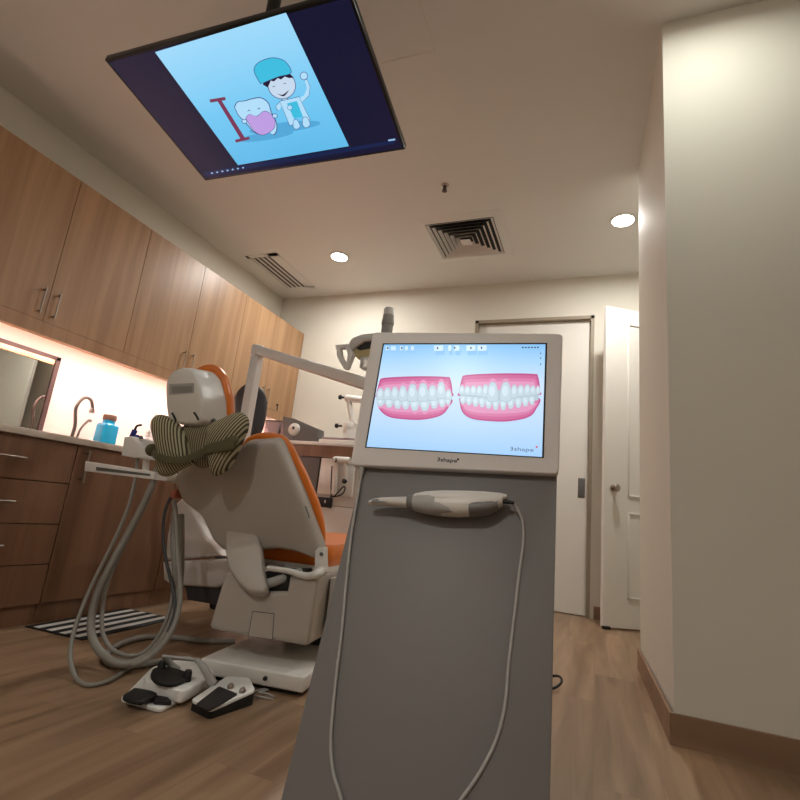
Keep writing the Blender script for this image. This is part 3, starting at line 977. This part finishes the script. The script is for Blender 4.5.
for i, p in enumerate(sp_):
    tdir = (sp_[min(i + 1, len(sp_) - 1)] - sp_[max(i - 1, 0)]).normalized()
    up2 = PF.n.cross(tdir).normalized()
    rows.append([bm.verts.new(p + up2 * .014 + PF.n * .002), bm.verts.new(p + PF.n * .005), bm.verts.new(p - up2 * .014 + PF.n * .002), bm.verts.new(p - up2 * .012 - PF.n * .004), bm.verts.new(p + up2 * .012 - PF.n * .004)])
for a, b in zip(rows, rows[1:]):
    for i in range(5):
        bm.faces.new((a[i], a[(i + 1) % 5], b[(i + 1) % 5], b[i]))
bm.faces.new(rows[0])
bm.faces.new(rows[-1][::-1])
link('strap', finish(bm), 'olive', pil)
link('strap_end', puff(PF, ell(*PF.ab(152, 450), .022, .026), .03, 5), 'olive', pil)
link('strap_band', puff(PF, [tuple(p) for p in roundpoly([PF.ab(*p) for p in ((209, 447), (240, 436), (246, 440), (238, 452), (210, 456))], .01, 3)], .012, 4, c=.042), 'olive', pil)

# ------------------------------------------------------------------ assistant arm with hoses
AY = 1.62
g = at(120, 466, 1, AY)
arm = thing('instrument_arm', 'grey instrument arm with holder and looping hoses left of the chair', 'dental arm', (g.x, AY, 0))
AF = Frame((0, AY, 0), (1, .10, 0), (0, 0, 1))
AF.O = V((at(120, 466, 1, AY).x, AY, 0))


def apx(x, y, c=0.):
    return AF.px(x, y, c)


bar = [apx(*p) for p in ((85, 461), (155, 472), (154, 479.5), (84, 471))]
link('arm_tray', prism(bar, (0, .12, 0), .004), 'offwhite', arm)
gr = [apx(*p, .0015) for p in ((96, 466.8), (150, 474), (150, 476), (96, 470.5))]
link('tray_shadow_strip', prism(gr, (0, .004, 0)), 'graymetal', arm)  # grey strip put in for the shadow along the middle of the bar
link('arm_link', tube([apx(150, 474) + V((0, .07, 0)), apx(180, 486) + V((0, .3, 0)), apx(200, 520) + V((0, .85, 0))], .022), 'offwhite', arm)
hold = [apx(*p) for p in ((121, 455.5), (124, 437), (131, 436), (147, 452), (150, 459))]
link('holder', prism(hold, (0, .10, 0), .005), 'offwhite', arm)
hold2 = [apx(*p) + V((0, .03, 0)) for p in ((131, 436.5), (160, 444), (163, 461), (150, 459), (146, 452))]
link('holder_cradle', prism(hold2, (0, .11, 0), .006), 'white', arm)
link('holder_neck', tube([apx(137, 456) + V((0, .05, 0)), apx(136, 470) + V((0, .05, 0))], .014, smooth=False), 'offwhite', arm)
link('syringe', join(tube([apx(132, 437, -.06), apx(135, 430, -.06)], .012, smooth=False)), 'royal', arm)
link('syringe_nozzle', tube([apx(135, 430, -.06), apx(137, 426, -.06), apx(141.5, 425, -.06)], .005), 'dark', arm)
link('handpiece', tube([apx(142, 450, -.04), apx(141.5, 443, -.04), apx(141, 436, -.04)], [.011, .012, .006]), 'graymetal', arm)
link('handpiece', tube([apx(136, 443, -.05), apx(137.5, 435, -.05)], [.014, .008], smooth=False), 'royal', arm)


def hose(pts, r, m='hose'):
    P = []
    for x, y, yy in pts:
        if yy is None:
            q = at(x, y, 2, r + .001)
        else:
            q = at(x, y, 1, yy)
        q.z = max(q.z, r + .001)
        P.append(q)
    link('hose', tube(P, r, 10, 5), m, arm)


hose([(137.5, 458, 1.66), (136, 475, 1.64), (128, 508, 1.61), (112, 545, 1.57), (92, 585, 1.52), (76, 625, 1.47), (70, 655, 1.42), (76, 678, None), (90, 685, None), (110, 680, None), (128, 669, None), (142, 661, None)], .008)
hose([(158, 468, 1.68), (148, 495, 1.65), (130, 530, 1.62), (108, 570, 1.57), (95, 600, 1.54), (91, 630, 1.52), (99, 650, 1.5), (118, 663, 1.5), (140, 660, 1.55), (160, 643, 1.64), (174, 615, 1.7), (180, 580, 1.74), (181, 545, 1.76), (181, 515, 1.78)], .0145)
hose([(152, 480, 1.7), (140, 510, 1.68), (120, 553, 1.63), (106, 588, 1.6), (102, 615, 1.58), (104, 637, 1.56), (116, 652, 1.55), (138, 655, 1.58), (156, 640, 1.66), (169, 612, 1.72), (174, 575, 1.76), (172, 540, 1.78), (174, 508, 1.8)], .008)
hose([(171, 497, 1.75), (165, 512, 1.74), (163, 535, 1.73), (166, 560, 1.72), (172, 585, 1.71), (175, 610, 1.69), (168, 632, 1.66)], .007, 'darkgrey')
hose([(174, 501, 1.72), (176, 520, 1.71), (178, 560, 1.69), (180, 600, 1.66), (172, 630, 1.62), (155, 652, 1.57), (136, 664, 1.53), (122, 664, 1.52)], .010)
hose([(235, 641, None), (205, 641, None), (175, 637.5, None), (145, 637, None), (120, 644, None), (106, 655, None), (112, 664, None), (138, 665, None), (165, 661, None), (190, 659, None)], .0125)
q = at(174, 497, 1, 1.72)
link('hose_clip', box(q.x - .011, q.x + .011, 1.71, 1.75, q.z - .005, q.z + .03, .004), 'red', arm)

# ------------------------------------------------------------------ foot controls
ctr = at(165, 698, 2, 0)
pa = thing('foot_control', 'white foot control with disc pedal and bail handle in front of the chair', 'foot pedal', ctr)
GP = Frame((0, 0, 0), (1, 0, 0), (0, 1, 0))
out = lambda L, z: [at(x, y, 2, z) for x, y in L]
fp = [(p.x, p.y) for p in out(((119, 702), (127, 696), (150, 672), (170, 664), (196, 667), (214, 676), (216, 684), (160, 714)), 0)]
link('base_plate', prism([V((p.x, p.y, .001)) for p in roundpoly(fp, .02)], (0, 0, .012), .003), 'offwhite', pa)
bp_ = [(p.x, p.y) for p in out(((143, 683), (150, 674), (172, 666), (198, 668), (213, 676), (213, 682), (182, 699), (145, 688)), .03)]
body = link('pedal_body', prism([V((p.x, p.y, .0131)) for p in roundpoly(bp_, .02)], (0, 0, .04), .008, 3), 'offwhite', pa)
dk = [(p.x, p.y) for p in out(((149, 680), (152, 673), (162, 671), (178, 674), (188, 678), (187, 684), (172, 690), (155, 687)), .05)]
link('disc_pedal', prism([V((p.x, p.y, .0535)) for p in roundpoly(dk, .03)], (0, 0, .014), .005, 3), 'black', pa)
for x, y in ((161, 670), (187, 679)):
    q = at(x, y, 2, .06)
    link('disc_stop', lathe((q.x, q.y, .0535), (q.x, q.y, .088), [(0, .014), (.8, .013), (1, .009)]), 'black', pa)
pd = [(p.x, p.y) for p in out(((122, 697), (134, 689), (151, 692), (158, 695), (141, 703.5), (126, 700.5)), .03)]
link('toe_pedal', prism([V((p.x, p.y, .022)) for p in roundpoly(pd, .01)], (0, 0, .014), .005, 3), 'black', pa)
lk = [(p.x, p.y) for p in out(((150, 693), (168, 696), (172, 700), (155, 699)), .03)]
link('pedal_link', prism([V((p[0], p[1], .0135)) for p in lk], (0, 0, .015), .003), 'black', pa)
b1, b2 = at(170, 684, 2, .045), at(212, 689, 2, .045)
t1, t2_ = at(163.5, 656, 1, b1.y + .03), at(197, 660, 1, b2.y + .03)
link('bail_handle', join(tube([at(178, 671, 2, .05), at(170, 664, 1, b1.y + .08), t1], [.014, .012, .006]), tube([t1, t2_], .005, smooth=False), tube([t2_, at(204, 668, 1, b2.y + .02), at(213, 684, 2, .045)], [.008, .012, .015])), 'midgrey', pa)

pb = thing('foot_control', 'black wedge foot pedal with white rim and two metal buttons', 'foot pedal', at(221, 703, 2, 0))
bs_ = [(p.x, p.y) for p in out(((189.5, 710), (209, 720), (253, 705), (247, 694), (224, 692)), 0)]
bot = roundpoly(bs_, .012)
cB = sum((V((p.x, p.y, 0)) for p in bot), V()) / len(bot)
hgt = lambda p: .033 + (p.y - cB.y) * .10
link('pedal_base', loft([[V((p.x, p.y, .001)) for p in bot], [V((p.x, p.y, hgt(p))) for p in bot]]), 'black', pb)
link('pedal_rim', loft([[V((p.x, p.y, hgt(p) + .0002)) for p in bot], [V((p.x, p.y, hgt(p) + .007)) for p in bot], [cB + (V((p.x, p.y, 0)) - cB) * .93 + V((0, 0, hgt(p) + .011)) for p in bot]]), 'offwhite', pb)
tp = roundpoly([(p.x, p.y) for p in [at(x, y, 2, .048) for x, y in ((196, 699.5), (210, 705), (238, 693), (219, 686))]], .008)
link('pedal_pad', loft([[V((p.x, p.y, hgt(p) + .0112)) for p in tp], [V((p.x, p.y, hgt(p) + .015)) for p in tp]]), 'dark', pb)
for x, y in ((231, 684.5), (243, 688.5)):
    q = at(x, y, 2, .055)
    z0 = hgt(q) + .008
    link('button', lathe((q.x, q.y, z0), (q.x, q.y, z0 + .016), [(0, .011), (.6, .011), (1, .006)]), 'nickel', pb)
q0 = at(252, 690, 2, .012)
cbl = thing('cable', 'thin pale cable on the floor under the chair base edge', 'cable', at(265, 694, 2, 0))
link('cable_line', tube([at(254, 692, 2, .006), at(262, 689, 2, .005), at(268, 690, 2, .005), at(259, 692, 2, .005), at(268, 694, 2, .005), at(274, 697, 2, .005)], .003), 'midgrey', cbl)
link('cable_tail', tube([at(250, 695, 2, .006), at(262, 697, 2, .005), at(273, 699, 2, .005)], .0025), 'midgrey', cbl)

# ------------------------------------------------------------------ ceiling television
TF = Frame((-1.383, 1.457, 2.328), (.999, .045, .012), (.043, -.985, .143))
TW, TH = 1.12, .66
tv = thing('television', 'black flat television hung face down from the ceiling', 'television', TF.O)
M['tvbody'] = mat('tv_bezel', (16, 16, 18), .3)
link('bezel', fbox(TF, -TW / 2, TW / 2, -TH / 2, TH / 2, -.03, 0, .004), 'tvbody', tv)
TS = .0007
M['tvdark'] = emit('tv_dark_blue', (24, 24, 52), .8)
M['tvblue'] = gradient_emit('tv_picture_blue', [(0, (90, 178, 226)), (.5, (112, 196, 238)), (1, (158, 214, 246))], TF, -TH / 2, TH / 2, .95)
tvm = ['tvdark', 'tvblue', emit('tv_white', (178, 222, 250), .9), emit('tv_outline', (70, 84, 140), .8), emit('tv_heart', (190, 158, 226), .9), emit('tv_red', (128, 58, 92), .8), emit('tv_cap', (64, 190, 224), .9),
       emit('tv_skin', (200, 218, 238), .9), emit('tv_hair', (44, 30, 60), .7), emit('tv_shadow', (84, 168, 216), .9), emit('tv_bar', (22, 36, 78), .8), emit('tv_icon', (150, 190, 230), .9)]
g_ = []
lay = [0]


def scr(F, L, base):
    def add(poly, i, world_px=True):
        lay[0] += 1
        cdep = base + lay[0] * .00006
        ab = [F.ab(*p) for p in poly] if world_px else poly
        g_.append(flat(F, ab, cdep, i))
    return add


bz = .012
add = scr(TF, None, TS)
add([(-TW / 2 + bz, -TH / 2 + bz), (TW / 2 - bz, -TH / 2 + bz), (TW / 2 - bz, TH / 2 - bz), (-TW / 2 + bz, TH / 2 - bz)], 0, False)
add([(155, 52), (286, 12.5), (349, 146), (238, 165)], 1)
add([(206, 176), (395, 143.5), (393, 140), (204, 172)][::-1], 10)
for i in range(7):
    x = 212 + i * 5.2
    add(ell(x, 173 - (x - 212) * .175, 1.1, .8), 11)
add([(388, 139.5), (395, 138.3), (395.5, 140), (388.5, 141)], 11)
add(ell(285, 127, 36, 5, -.12), 9)
add(ell(266, 136, 28, 4, -.15), 9)
# the letter I
add([(217, 100), (221, 99.2), (245, 137.5), (240.5, 138.5)], 5)
add([(209.5, 99.2), (225, 96.6), (226, 99.8), (210.5, 102.4)], 5)
add([(235, 139.5), (249, 136.4), (250, 139), (236, 142.4)], 5)
# tooth holding a heart


def outlined(poly, i, k=1.07, w=.9):
    cx_ = sum(p[0] for p in poly) / len(poly)
    cy_ = sum(p[1] for p in poly) / len(poly)
    o = []
    for p in poly:
        dx, dy = p[0] - cx_, p[1] - cy_
        l = math.hypot(dx, dy) or 1
        o.append((p[0] + dx / l * w, p[1] + dy / l * w))
    add(o, 3)
    add(poly, i)


def curve2(pts, k=5):
    P = smooth_path([V((p[0], p[1], 0)) for p in pts + [pts[0]]], k)
    return [(p.x, p.y) for p in P[:-1]]


outlined(curve2([(235, 107), (238, 102), (245, 101), (252, 99), (261, 98), (268, 103), (271, 112), (276, 122), (276, 131), (272, 134), (266, 126), (262, 130), (262, 134), (254, 131), (246, 122), (239, 115)]), 2)
outlined(curve2([(246, 118), (250, 114), (257, 116), (264, 111), (271, 114), (275, 121), (273, 129), (263, 134.5), (254, 130)]), 4, w=.5)
for x, y in ((249, 110), (259, 108)):
    add([(x - 2, y + 1.3), (x, y - .8), (x + 2, y + .8), (x, y + .3)], 3)
for x, y in ((244.5, 121), (275, 115.5)):
    outlined(ell(x, y, 2.2, 1.8), 2, w=.6)
# small figure of a dentist
outlined(curve2([(276, 106), (283, 99), (288, 99), (292, 108), (285, 101), (279, 110)]), 2, w=.5)
outlined([(299, 98), (304, 95), (307, 88), (305, 80), (307, 79), (310, 86), (309, 95), (301, 103)], 2, w=.5)
outlined(ell(304, 75.5, 3.4, 3.6), 2, w=.6)
outlined([(280, 101), (299, 96.5), (310, 119), (306, 121.5), (301, 112), (294, 118), (296, 123), (290, 125)], 2, w=.6)
add([(287, 103), (297, 100.5), (303, 116), (294, 118)], 6)
outlined(ell(290, 107, 2.2, 2.2), 2, w=.4)
outlined(curve2([(294, 120), (297, 119.5), (300, 126), (296, 128.5), (293.5, 126)]), 2, w=.5)
outlined(curve2([(303, 117.5), (307, 117), (310, 124), (306, 127), (303, 124)]), 2, w=.5)
outlined(ell(282, 85, 13.5, 13, .2), 7, w=.7)
add([(268, 87), (263, 84), (265, 78), (280, 73), (290, 73), (294, 77), (289, 77.5), (285, 76), (281, 79), (278, 77.5), (274, 81), (271, 80)], 8)
outlined(curve2([(261, 83), (255, 72), (256, 65), (263, 60), (274, 57.5), (285, 61), (291, 72), (278, 76)]), 6, w=.7)
for x, y in ((274, 86), (285, 83)):
    add([(x - 2, y + .8), (x, y - .9), (x + 2, y + .2), (x, y - .1)], 8)
add(curve2([(277, 93), (283, 94), (289, 89.5), (284, 95.6)]), 8)
link('screen_picture', join(*g_), tvm, tv, smooth=0)
# mount
link('mount_plate', fbox(TF, -.2, .2, -.14, .14, -.055, -.03, .004), 'dark', tv)
mp0 = TF.pt(.0, .06, -.055)
link('mount_pole', tube([mp0, (mp0.x, mp0.y, CEIL - .02)], .028, smooth=False), 'dark', tv)
link('ceiling_flange', lathe((mp0.x, mp0.y, CEIL - .02), (mp0.x, mp0.y, CEIL - .0005), [(0, .06), (1, .07)]), 'dark', tv)
link('tilt_bracket', fbox(TF, -.05, .05, .0, .12, -.16, -.05, .004), 'dark', tv)
link('speaker_bar', fbox(TF, -.3, .38, -TH / 2 - .012, -TH / 2 + .06, -.045, -.03, .003), 'tvbody', tv)

# ------------------------------------------------------------------ scanner cart
cart = thing('scanner_cart', 'grey scanner cart with slanted panel and tilted monitor showing teeth', 'scanner cart', (-.30, 1.1, 0))
cuv = V((.99518, .09744, 0)).normalized()
caw = V((-cuv.y, cuv.x, 0))


def lean_frame(O, deg):
    L = math.radians(deg)
    return Frame(O, cuv, caw * math.sin(L) + zv * math.cos(L))


SO = V((-.305575, 1.12751, .93449))
SC = Frame(SO, (.99518, .09744, .008), (-.02767, .16988, .98508))
a0, a1, b0_, b1_ = -.2483, .2267, -.1643, .1896
hsg = link('monitor_housing', prism([SC.pt(p.x, p.y, 0) for p in roundpoly([SC.ab(*p) for p in ((350, 465), (558.8, 474), (562.8, 333.2), (372.6, 331.8))], .012, 4)], -SC.n * .035, .004, 3), 'housing', cart)
sa0, sa1, sb0, sb1 = -.2135, .1908, -.1246, .1560
link('screen_border', prism([SC.pt(*p, .0008) for p in ((sa0 - .004, sb0 - .002), (sa1 + .004, sb0 - .002), (sa1 + .004, sb1 + .004), (sa0 - .004, sb1 + .004))], -SC.n * .003), 'black', cart)
rel = (SO - V(cart.location)).dot(SC.v)
M['scbg'] = gradient_emit('cart_screen_background', [(0, (166, 208, 250)), (.25, (190, 220, 252)), (.6, (208, 228, 252)), (.8, (178, 218, 250)), (1, (138, 196, 244))], SC, rel + sb0, rel + sb1, .95)
scm = ['scbg', emit('gum_dark', (196, 88, 142), .9), emit('gum', (212, 110, 160), .9), emit('gum_light', (232, 160, 198), .9), emit('tooth_edge', (184, 206, 218), .9), emit('tooth', (200, 218, 228), .92), emit('tooth_light', (212, 230, 240), .95),
       emit('screen_button', (206, 232, 252), .95), emit('screen_ink', (70, 84, 110), .8), emit('screen_red', (214, 90, 100), .9), emit('gum_mid', (222, 132, 176), .9)]
g_ = []
lay = [0]
add = scr(SC, None, .0012)
add([(sa0, sb0), (sa1, sb0), (sa1, sb1), (sa0, sb1)], 0, False)


def teeth(xl, xr, yt, ym, yb, uppers, lowers, front):
    w_ = xr - xl
    ug = curve2([(xl + 3, yt + 4), (xl + 8, yt + 1.5), (xl + w_ * .5, yt), (xr - 7, yt + .5), (xr - 2, yt + 3), (xr, ym - 6), (xr - 2, ym - 1), (xl + w_ * .5, ym + 2), (xl + 2, ym), (xl, ym - 5)])
    lg = curve2([(xl, ym + 2), (xl + w_ * .5, ym + 1), (xr - 2, ym + 1), (xr - 4, yb - 12), (xr - 12, yb - 4), (xl + w_ * .6, yb), (xl + w_ * .35, yb - .5), (xl + 12, yb - 3), (xl + 3, yb - 10)])
    for poly in (ug, lg):
        cx_ = sum(p[0] for p in poly) / len(poly)
        cy_ = sum(p[1] for p in poly) / len(poly)
        add(poly, 1)
        for k1, k2, m_ in ((.97, .88, 2), (.94, .66, 10), (.9, .45, 3)):
            add([(cx_ + (p[0] - cx_) * k1, cy_ + (p[1] - cy_) * k2 + (1.5 if poly is ug else -1.5) * (1 - k2) * 2.2) for p in poly], m_)
    add([(xl + 1, ym - 6), (xr - 1.5, ym - 6.5), (xr - 1.5, ym + 4), (xl + w_ * .5, ym + 7), (xl + 1, ym + 6)], 4)
    for (x, y, rx, ry) in uppers:
        add(ell(x, y - ry * .75, rx * .7, ry * .75, 0, 14), 3)
    for (x, y, rx, ry) in lowers:
        add(ell(x, y + ry * .75, rx * .7, ry * .75, 0, 14), 3)

    def tooth(x, y, rx, ry, up):
        s_ = -1 if up else 1
        sh = [(x - rx * .72, y + s_ * ry * .55), (x - rx * .35, y + s_ * ry), (x + rx * .35, y + s_ * ry), (x + rx * .72, y + s_ * ry * .55), (x + rx, y - s_ * ry * .35), (x + rx * .8, y - s_ * ry * .92), (x, y - s_ * ry), (x - rx * .8, y - s_ * ry * .92), (x - rx, y - s_ * ry * .35)]
        sh = curve2(sh, 3)
        add(sh, 4)
        add([(x + (p[0] - x) * .9, y + (p[1] - y) * .92) for p in sh], 5)
        add(ell(x - rx * .1, y - ry * .1, rx * .5, ry * .55, 0, 12), 6)
    for q in lowers:
        tooth(*q, False)
    for q in uppers:
        tooth(*q, True)


teeth(376.8, 452.5, 376.5, 398, 420, [(381, 395, 4.3, 5.8), (388, 394.5, 4.4, 6.2), (395.5, 394.5, 4.5, 6.6), (403.5, 394.5, 4.8, 7.6), (413, 394, 5.6, 8.8), (423.5, 393.5, 6, 9), (433, 394, 5, 7.6), (441.5, 391.5, 4.8, 8.2), (449, 396, 3.4, 5)],
      [(381, 402, 4.2, 4.6), (389.5, 403, 4.6, 5), (398, 404, 4.4, 5.2), (406, 404.5, 4.4, 5.4), (415, 405, 5.2, 6.2), (425, 405.5, 5.4, 6), (434.5, 404, 4.4, 5.2), (442.5, 403, 4, 4.8), (448.5, 401.5, 3, 4)], 0)
teeth(459.3, 540, 374.5, 397.5, 422.5, [(462.5, 392, 3.2, 4.4), (468, 392.5, 3.4, 4.8), (474, 392.5, 3.6, 5), (480, 393, 3.6, 5.4), (486, 393, 3.8, 6.4), (493, 394, 6, 9.6), (506, 394, 6.2, 9.6), (514.5, 393.5, 3.9, 6.4), (521, 393, 3.9, 5.6), (527.5, 392.5, 3.7, 5.6), (533, 392.5, 3.2, 4.6), (538, 392.5, 2.4, 4)],
      [(463.5, 401, 3.2, 4.2), (469.5, 402, 3.4, 4.6), (476, 403, 3.6, 5), (482.5, 403.5, 3.6, 5.2), (489, 404.5, 3.7, 5.6), (496, 405.5, 3.6, 6), (503.5, 405.5, 3.6, 6), (511, 404.5, 3.8, 5.8), (518.5, 404, 3.7, 5.4), (525.5, 403, 3.6, 5), (532, 402, 3.2, 4.4)], 1)
# tool bar
for x0, x1 in ((387, 390), (392, 397), (401, 404), (406, 409), (412, 415)):
    add([(x0, 348.6), (x1, 348.5), (x1, 352.6), (x0, 352.7)], 7)
for x0, x1 in ((435, 444), (449, 452), (455, 460), (467, 476), (478, 487)):
    add([(x0, 348.0), (x1, 347.8), (x1, 353.2), (x0, 353.4)], 7)
for x, y in ((438.5, 350.6), (455.5, 350.4), (471.5, 350.6), (482, 350.4), (389, 350.6), (403, 350.6)):
    add(ell(x, y, .8, 1.2, 0, 8), 8)
for x in range(522, 540, 3):
    add([(x, 349.6), (x + 1.9, 349.5), (x + 1.9, 350.8), (x, 350.9)], 8)
for y in (356, 361, 367):
    add(ell(540.5, y, .5, .9, 0, 8), 8)
scp = link('screen', join(*g_), scm, cart, smooth=0)
ia, ib = SC.ab(509.5, 451)
text('3shape', SC, ia, ib, .0125, .0042, M['logogrey'], cart, 'screen_logo', wide=1.5)
qa, qb = SC.ab(536, 447.5)
link('logo_square', fbox(SC, qa - .0005, qa + .0035, qb - .002, qb + .002, .0040, .0043), scm[9], cart)
ia, ib = SC.ab(436.5, 461.3)
text('3shape', SC, ia, ib, .0125, .0003, M['ink'], cart, 'housing_logo', wide=1.35)
text('3shape', SC, ia + .0006, ib + .0004, .0125, .0005, M['ink'], cart, 'housing_logo', wide=1.35)
qa, qb = SC.ab(457.5, 459)
link('logo_square', fbox(SC, qa - .001, qa + .0035, qb - .003, qb + .0015, 0, .0006), 'ink', cart)
# slanted panel
PO = SC.px(455, 471) - SC.n * .022
PN = lean_frame(PO, 20)
zl = lambda b: PN.pt(0, b).z
bb = -(PN.O.z - .055) / PN.v.z
pl, pr = PN.ab(363, 468)[0], PN.ab(557, 475)[0]
pl2, pr2 = PN.ab(285, 800)[0], PN.ab(553, 800)[0]
print('panel', pl, pr, pl2, pr2, bb, PN.pt(0, bb))
link('slanted_panel', fbox(PN, pl, pr, bb, .06, -.022, 0, .003), 'panel', cart)
# column, base and casters behind the panel
bp = PN.pt((pl + pr) / 2, bb, -.02)
BFm = Frame((bp.x, bp.y, 0), cuv, caw)     # floor frame: a right, b away, c up
link('column', hexa([PN.pt(-.10, bb + .02, -.0225), PN.pt(.10, bb + .02, -.0225), PN.pt(.10, .02, -.0225), PN.pt(-.10, .02, -.0225), PN.pt(-.10, bb + .02, -.10), PN.pt(.10, bb + .02, -.10), PN.pt(.10, .02, -.10), PN.pt(-.10, .02, -.10)], .006), 'housing', cart)
link('base_plate', hexa([BFm.pt(-.225, -.03, .055), BFm.pt(.225, -.03, .055), BFm.pt(.225, .42, .055), BFm.pt(-.225, .42, .055), BFm.pt(-.225, -.03, .085), BFm.pt(.225, -.03, .085), BFm.pt(.225, .42, .085), BFm.pt(-.225, .42, .085)], .008), 'housing', cart)
for sx in (-.19, .19):
    for sy in (.01, .37):
        q = BFm.pt(sx, sy, .027)
        link('caster', lathe(q - cuv * .012, q + cuv * .012, [(0, .026), (1, .026)]), 'black', cart)
link('monitor_bracket', hexa([SC.pt(-.09, -.10, -.034), SC.pt(.09, -.10, -.034), SC.pt(.09, .06, -.034), SC.pt(-.09, .06, -.034), PN.pt(-.09, -.03, -.0225), PN.pt(.09, -.03, -.0225), PN.pt(.09, .05, -.03), PN.pt(-.09, .05, -.03)]), 'housing', cart)
# cradle for the handpiece
cr = PN.ab(440, 506)
link('cradle', fbox(PN, cr[0] - .035, cr[0] + .035, cr[1] - .012, cr[1] + .004, 0, .022, .003), 'panel', cart)
link('cable_socket', lathe(SC.px(362, 467, -.012), SC.px(360.5, 480, -.012), [(0, .007), (.5, .007), (.6, .005), (1, .004)]), 'midgrey', cart)

# handpiece
HD = .030
hp0, hp1 = PN.px(369.5, 502.5, HD), PN.px(507, 503, HD)
sca = thing('scanner_handpiece', 'white and grey hand-held scanner wand resting on the cart panel', 'scanner', hp0.lerp(hp1, .5))
ax_ = (hp1 - hp0).normalized()
hu = (PN.v - ax_ * PN.v.dot(ax_)).normalized()
hn = ax_.cross(hu)


def wand(sections, sides=20, power=2.6):
    R_ = []
    for s_, yc_, ry_, rz_ in sections:
        p = hp0.lerp(hp1, s_) + hu * yc_
        ring = []
        for k in range(sides):
            a_ = k * math.tau / sides
            ca, sa = math.cos(a_), math.sin(a_)
            ring.append(p + hu * (abs(sa) ** (2 / power) * math.copysign(1, sa) * ry_) + hn * (abs(ca) ** (2 / power) * math.copysign(1, ca) * rz_))
        R_.append(ring)
    return loft(R_)


link('tip', wand([(0, -.001, .004, .008), (.04, .001, .0065, .010), (.1, .0025, .008, .011), (.29, .0008, .0115, .013), (.31, .0005, .0118, .0135)]), 'white', sca)
link('tip_window', prism([PN.px(x, y, HD + .0085) for x, y in ((370.5, 502.8), (373, 499.6), (384, 498.6), (387.5, 502.6))], PN.n * .002, .0005), 'grey', sca)
link('collar', wand([(.29, 0, .0135, .015), (.30, 0, .0155, .017), (.335, 0, .0165, .018), (.34, 0, .0150, .0165)]), 'grey', sca)
link('front_shell', wand([(.335, 0, .0165, .018), (.37, -.0002, .0195, .020), (.45, -.0015, .0235, .022), (.50, -.0022, .0245, .0226)]), 'midgrey', sca)
link('front_wedge', wand([(.49, -.0115, .0150, .0224), (.54, -.0150, .0125, .0230), (.60, -.0215, .0060, .0215), (.63, -.0255, .0020, .016)]), 'midgrey', sca)
link('body', wand([(.48, -.002, .0235, .0218), (.55, -.003, .0250, .0226), (.65, -.0045, .0255, .0235), (.75, -.004, .0245, .023), (.85, -.002, .021, .021), (.92, .002, .0165, .018), (.97, .006, .011, .014)]), 'white', sca)
link('top_shell', wand([(.345, .004, .0145, .0182), (.42, .006, .0172, .0205), (.55, .0075, .0172, .0232), (.7, .0085, .0155, .0226), (.85, .0098, .0125, .0195), (.95, .0112, .0085, .0150), (1.0, .0125, .0045, .010)]), 'white', sca)
link('rear_grip', wand([(.74, -.015, .0140, .0228), (.80, -.014, .0140, .0236), (.87, -.011, .0130, .0215), (.94, -.0045, .0085, .0160)]), 'grey', sca)
link('strain_relief', tube([hp0.lerp(hp1, .95) + hu * .004, hp0.lerp(hp1, 1.0) + hu * .003, hp0.lerp(hp1, 1.05) + hu * .0005], [.006, .005, .0032]), 'dark', sca)
# its cable: from the handpiece down past the frame and back up to the monitor
cp_ = [hp0.lerp(hp1, 1.03) + hu * .002]
for x, y, d in ((516, 507, .022), (522, 520, .012), (523.5, 540, .005), (519, 575, .004), (515, 610, .004), (509, 660, .004), (505, 705, .004), (496, 740, .004), (480, 772, .004), (462, 798, .004), (430, 840, .004), (390, 868, .004), (352, 840, .004), (341, 798, .004), (333, 770, .004), (331, 735, .004), (336, 680, .004), (342, 630, .004), (347, 575, .004), (352, 530, .006), (357, 500, .008)):
    cp_.append(PN.px(x, y, d))
cp_.append(SC.px(360.5, 480, -.012))
link('cable', tube(cp_, .0030, 8, 5), 'midgrey', sca)

# black lead curled on the floor behind the cart
q = at(557, 690, 2, 0)
t = thing('power_cable', 'black power cable curled on the floor behind the scanner cart', 'cable', (q.x - .1, q.y, 0))
pts = [(q.x - .32, q.y - .75, .006), (q.x - .28, q.y - .4, .006), (q.x - .16, q.y - .12, .006), (q.x - .03, q.y - .05, .01), (q.x + .015, q.y + .0, .03), (q.x + .005, q.y + .04, .045), (q.x - .05, q.y + .06, .03), (q.x - .15, q.y + .05, .006), (q.x - .3, q.y + .0, .006)]
link('cable_line', tube(pts, .0055), 'black', t)

# ------------------------------------------------------------------ world and view
w = bpy.data.worlds.new('world')
sc.world = w
w.use_nodes = True
w.node_tree.nodes['Background'].inputs[0].default_value = (1., .9, .8, 1)
w.node_tree.nodes['Background'].inputs[1].default_value = .0
sc.view_settings.view_transform = 'Standard'
sc.view_settings.look = 'None'
sc.view_settings.gamma = 1
sc.view_settings.use_curve_mapping = False
sc.view_settings.exposure = .15
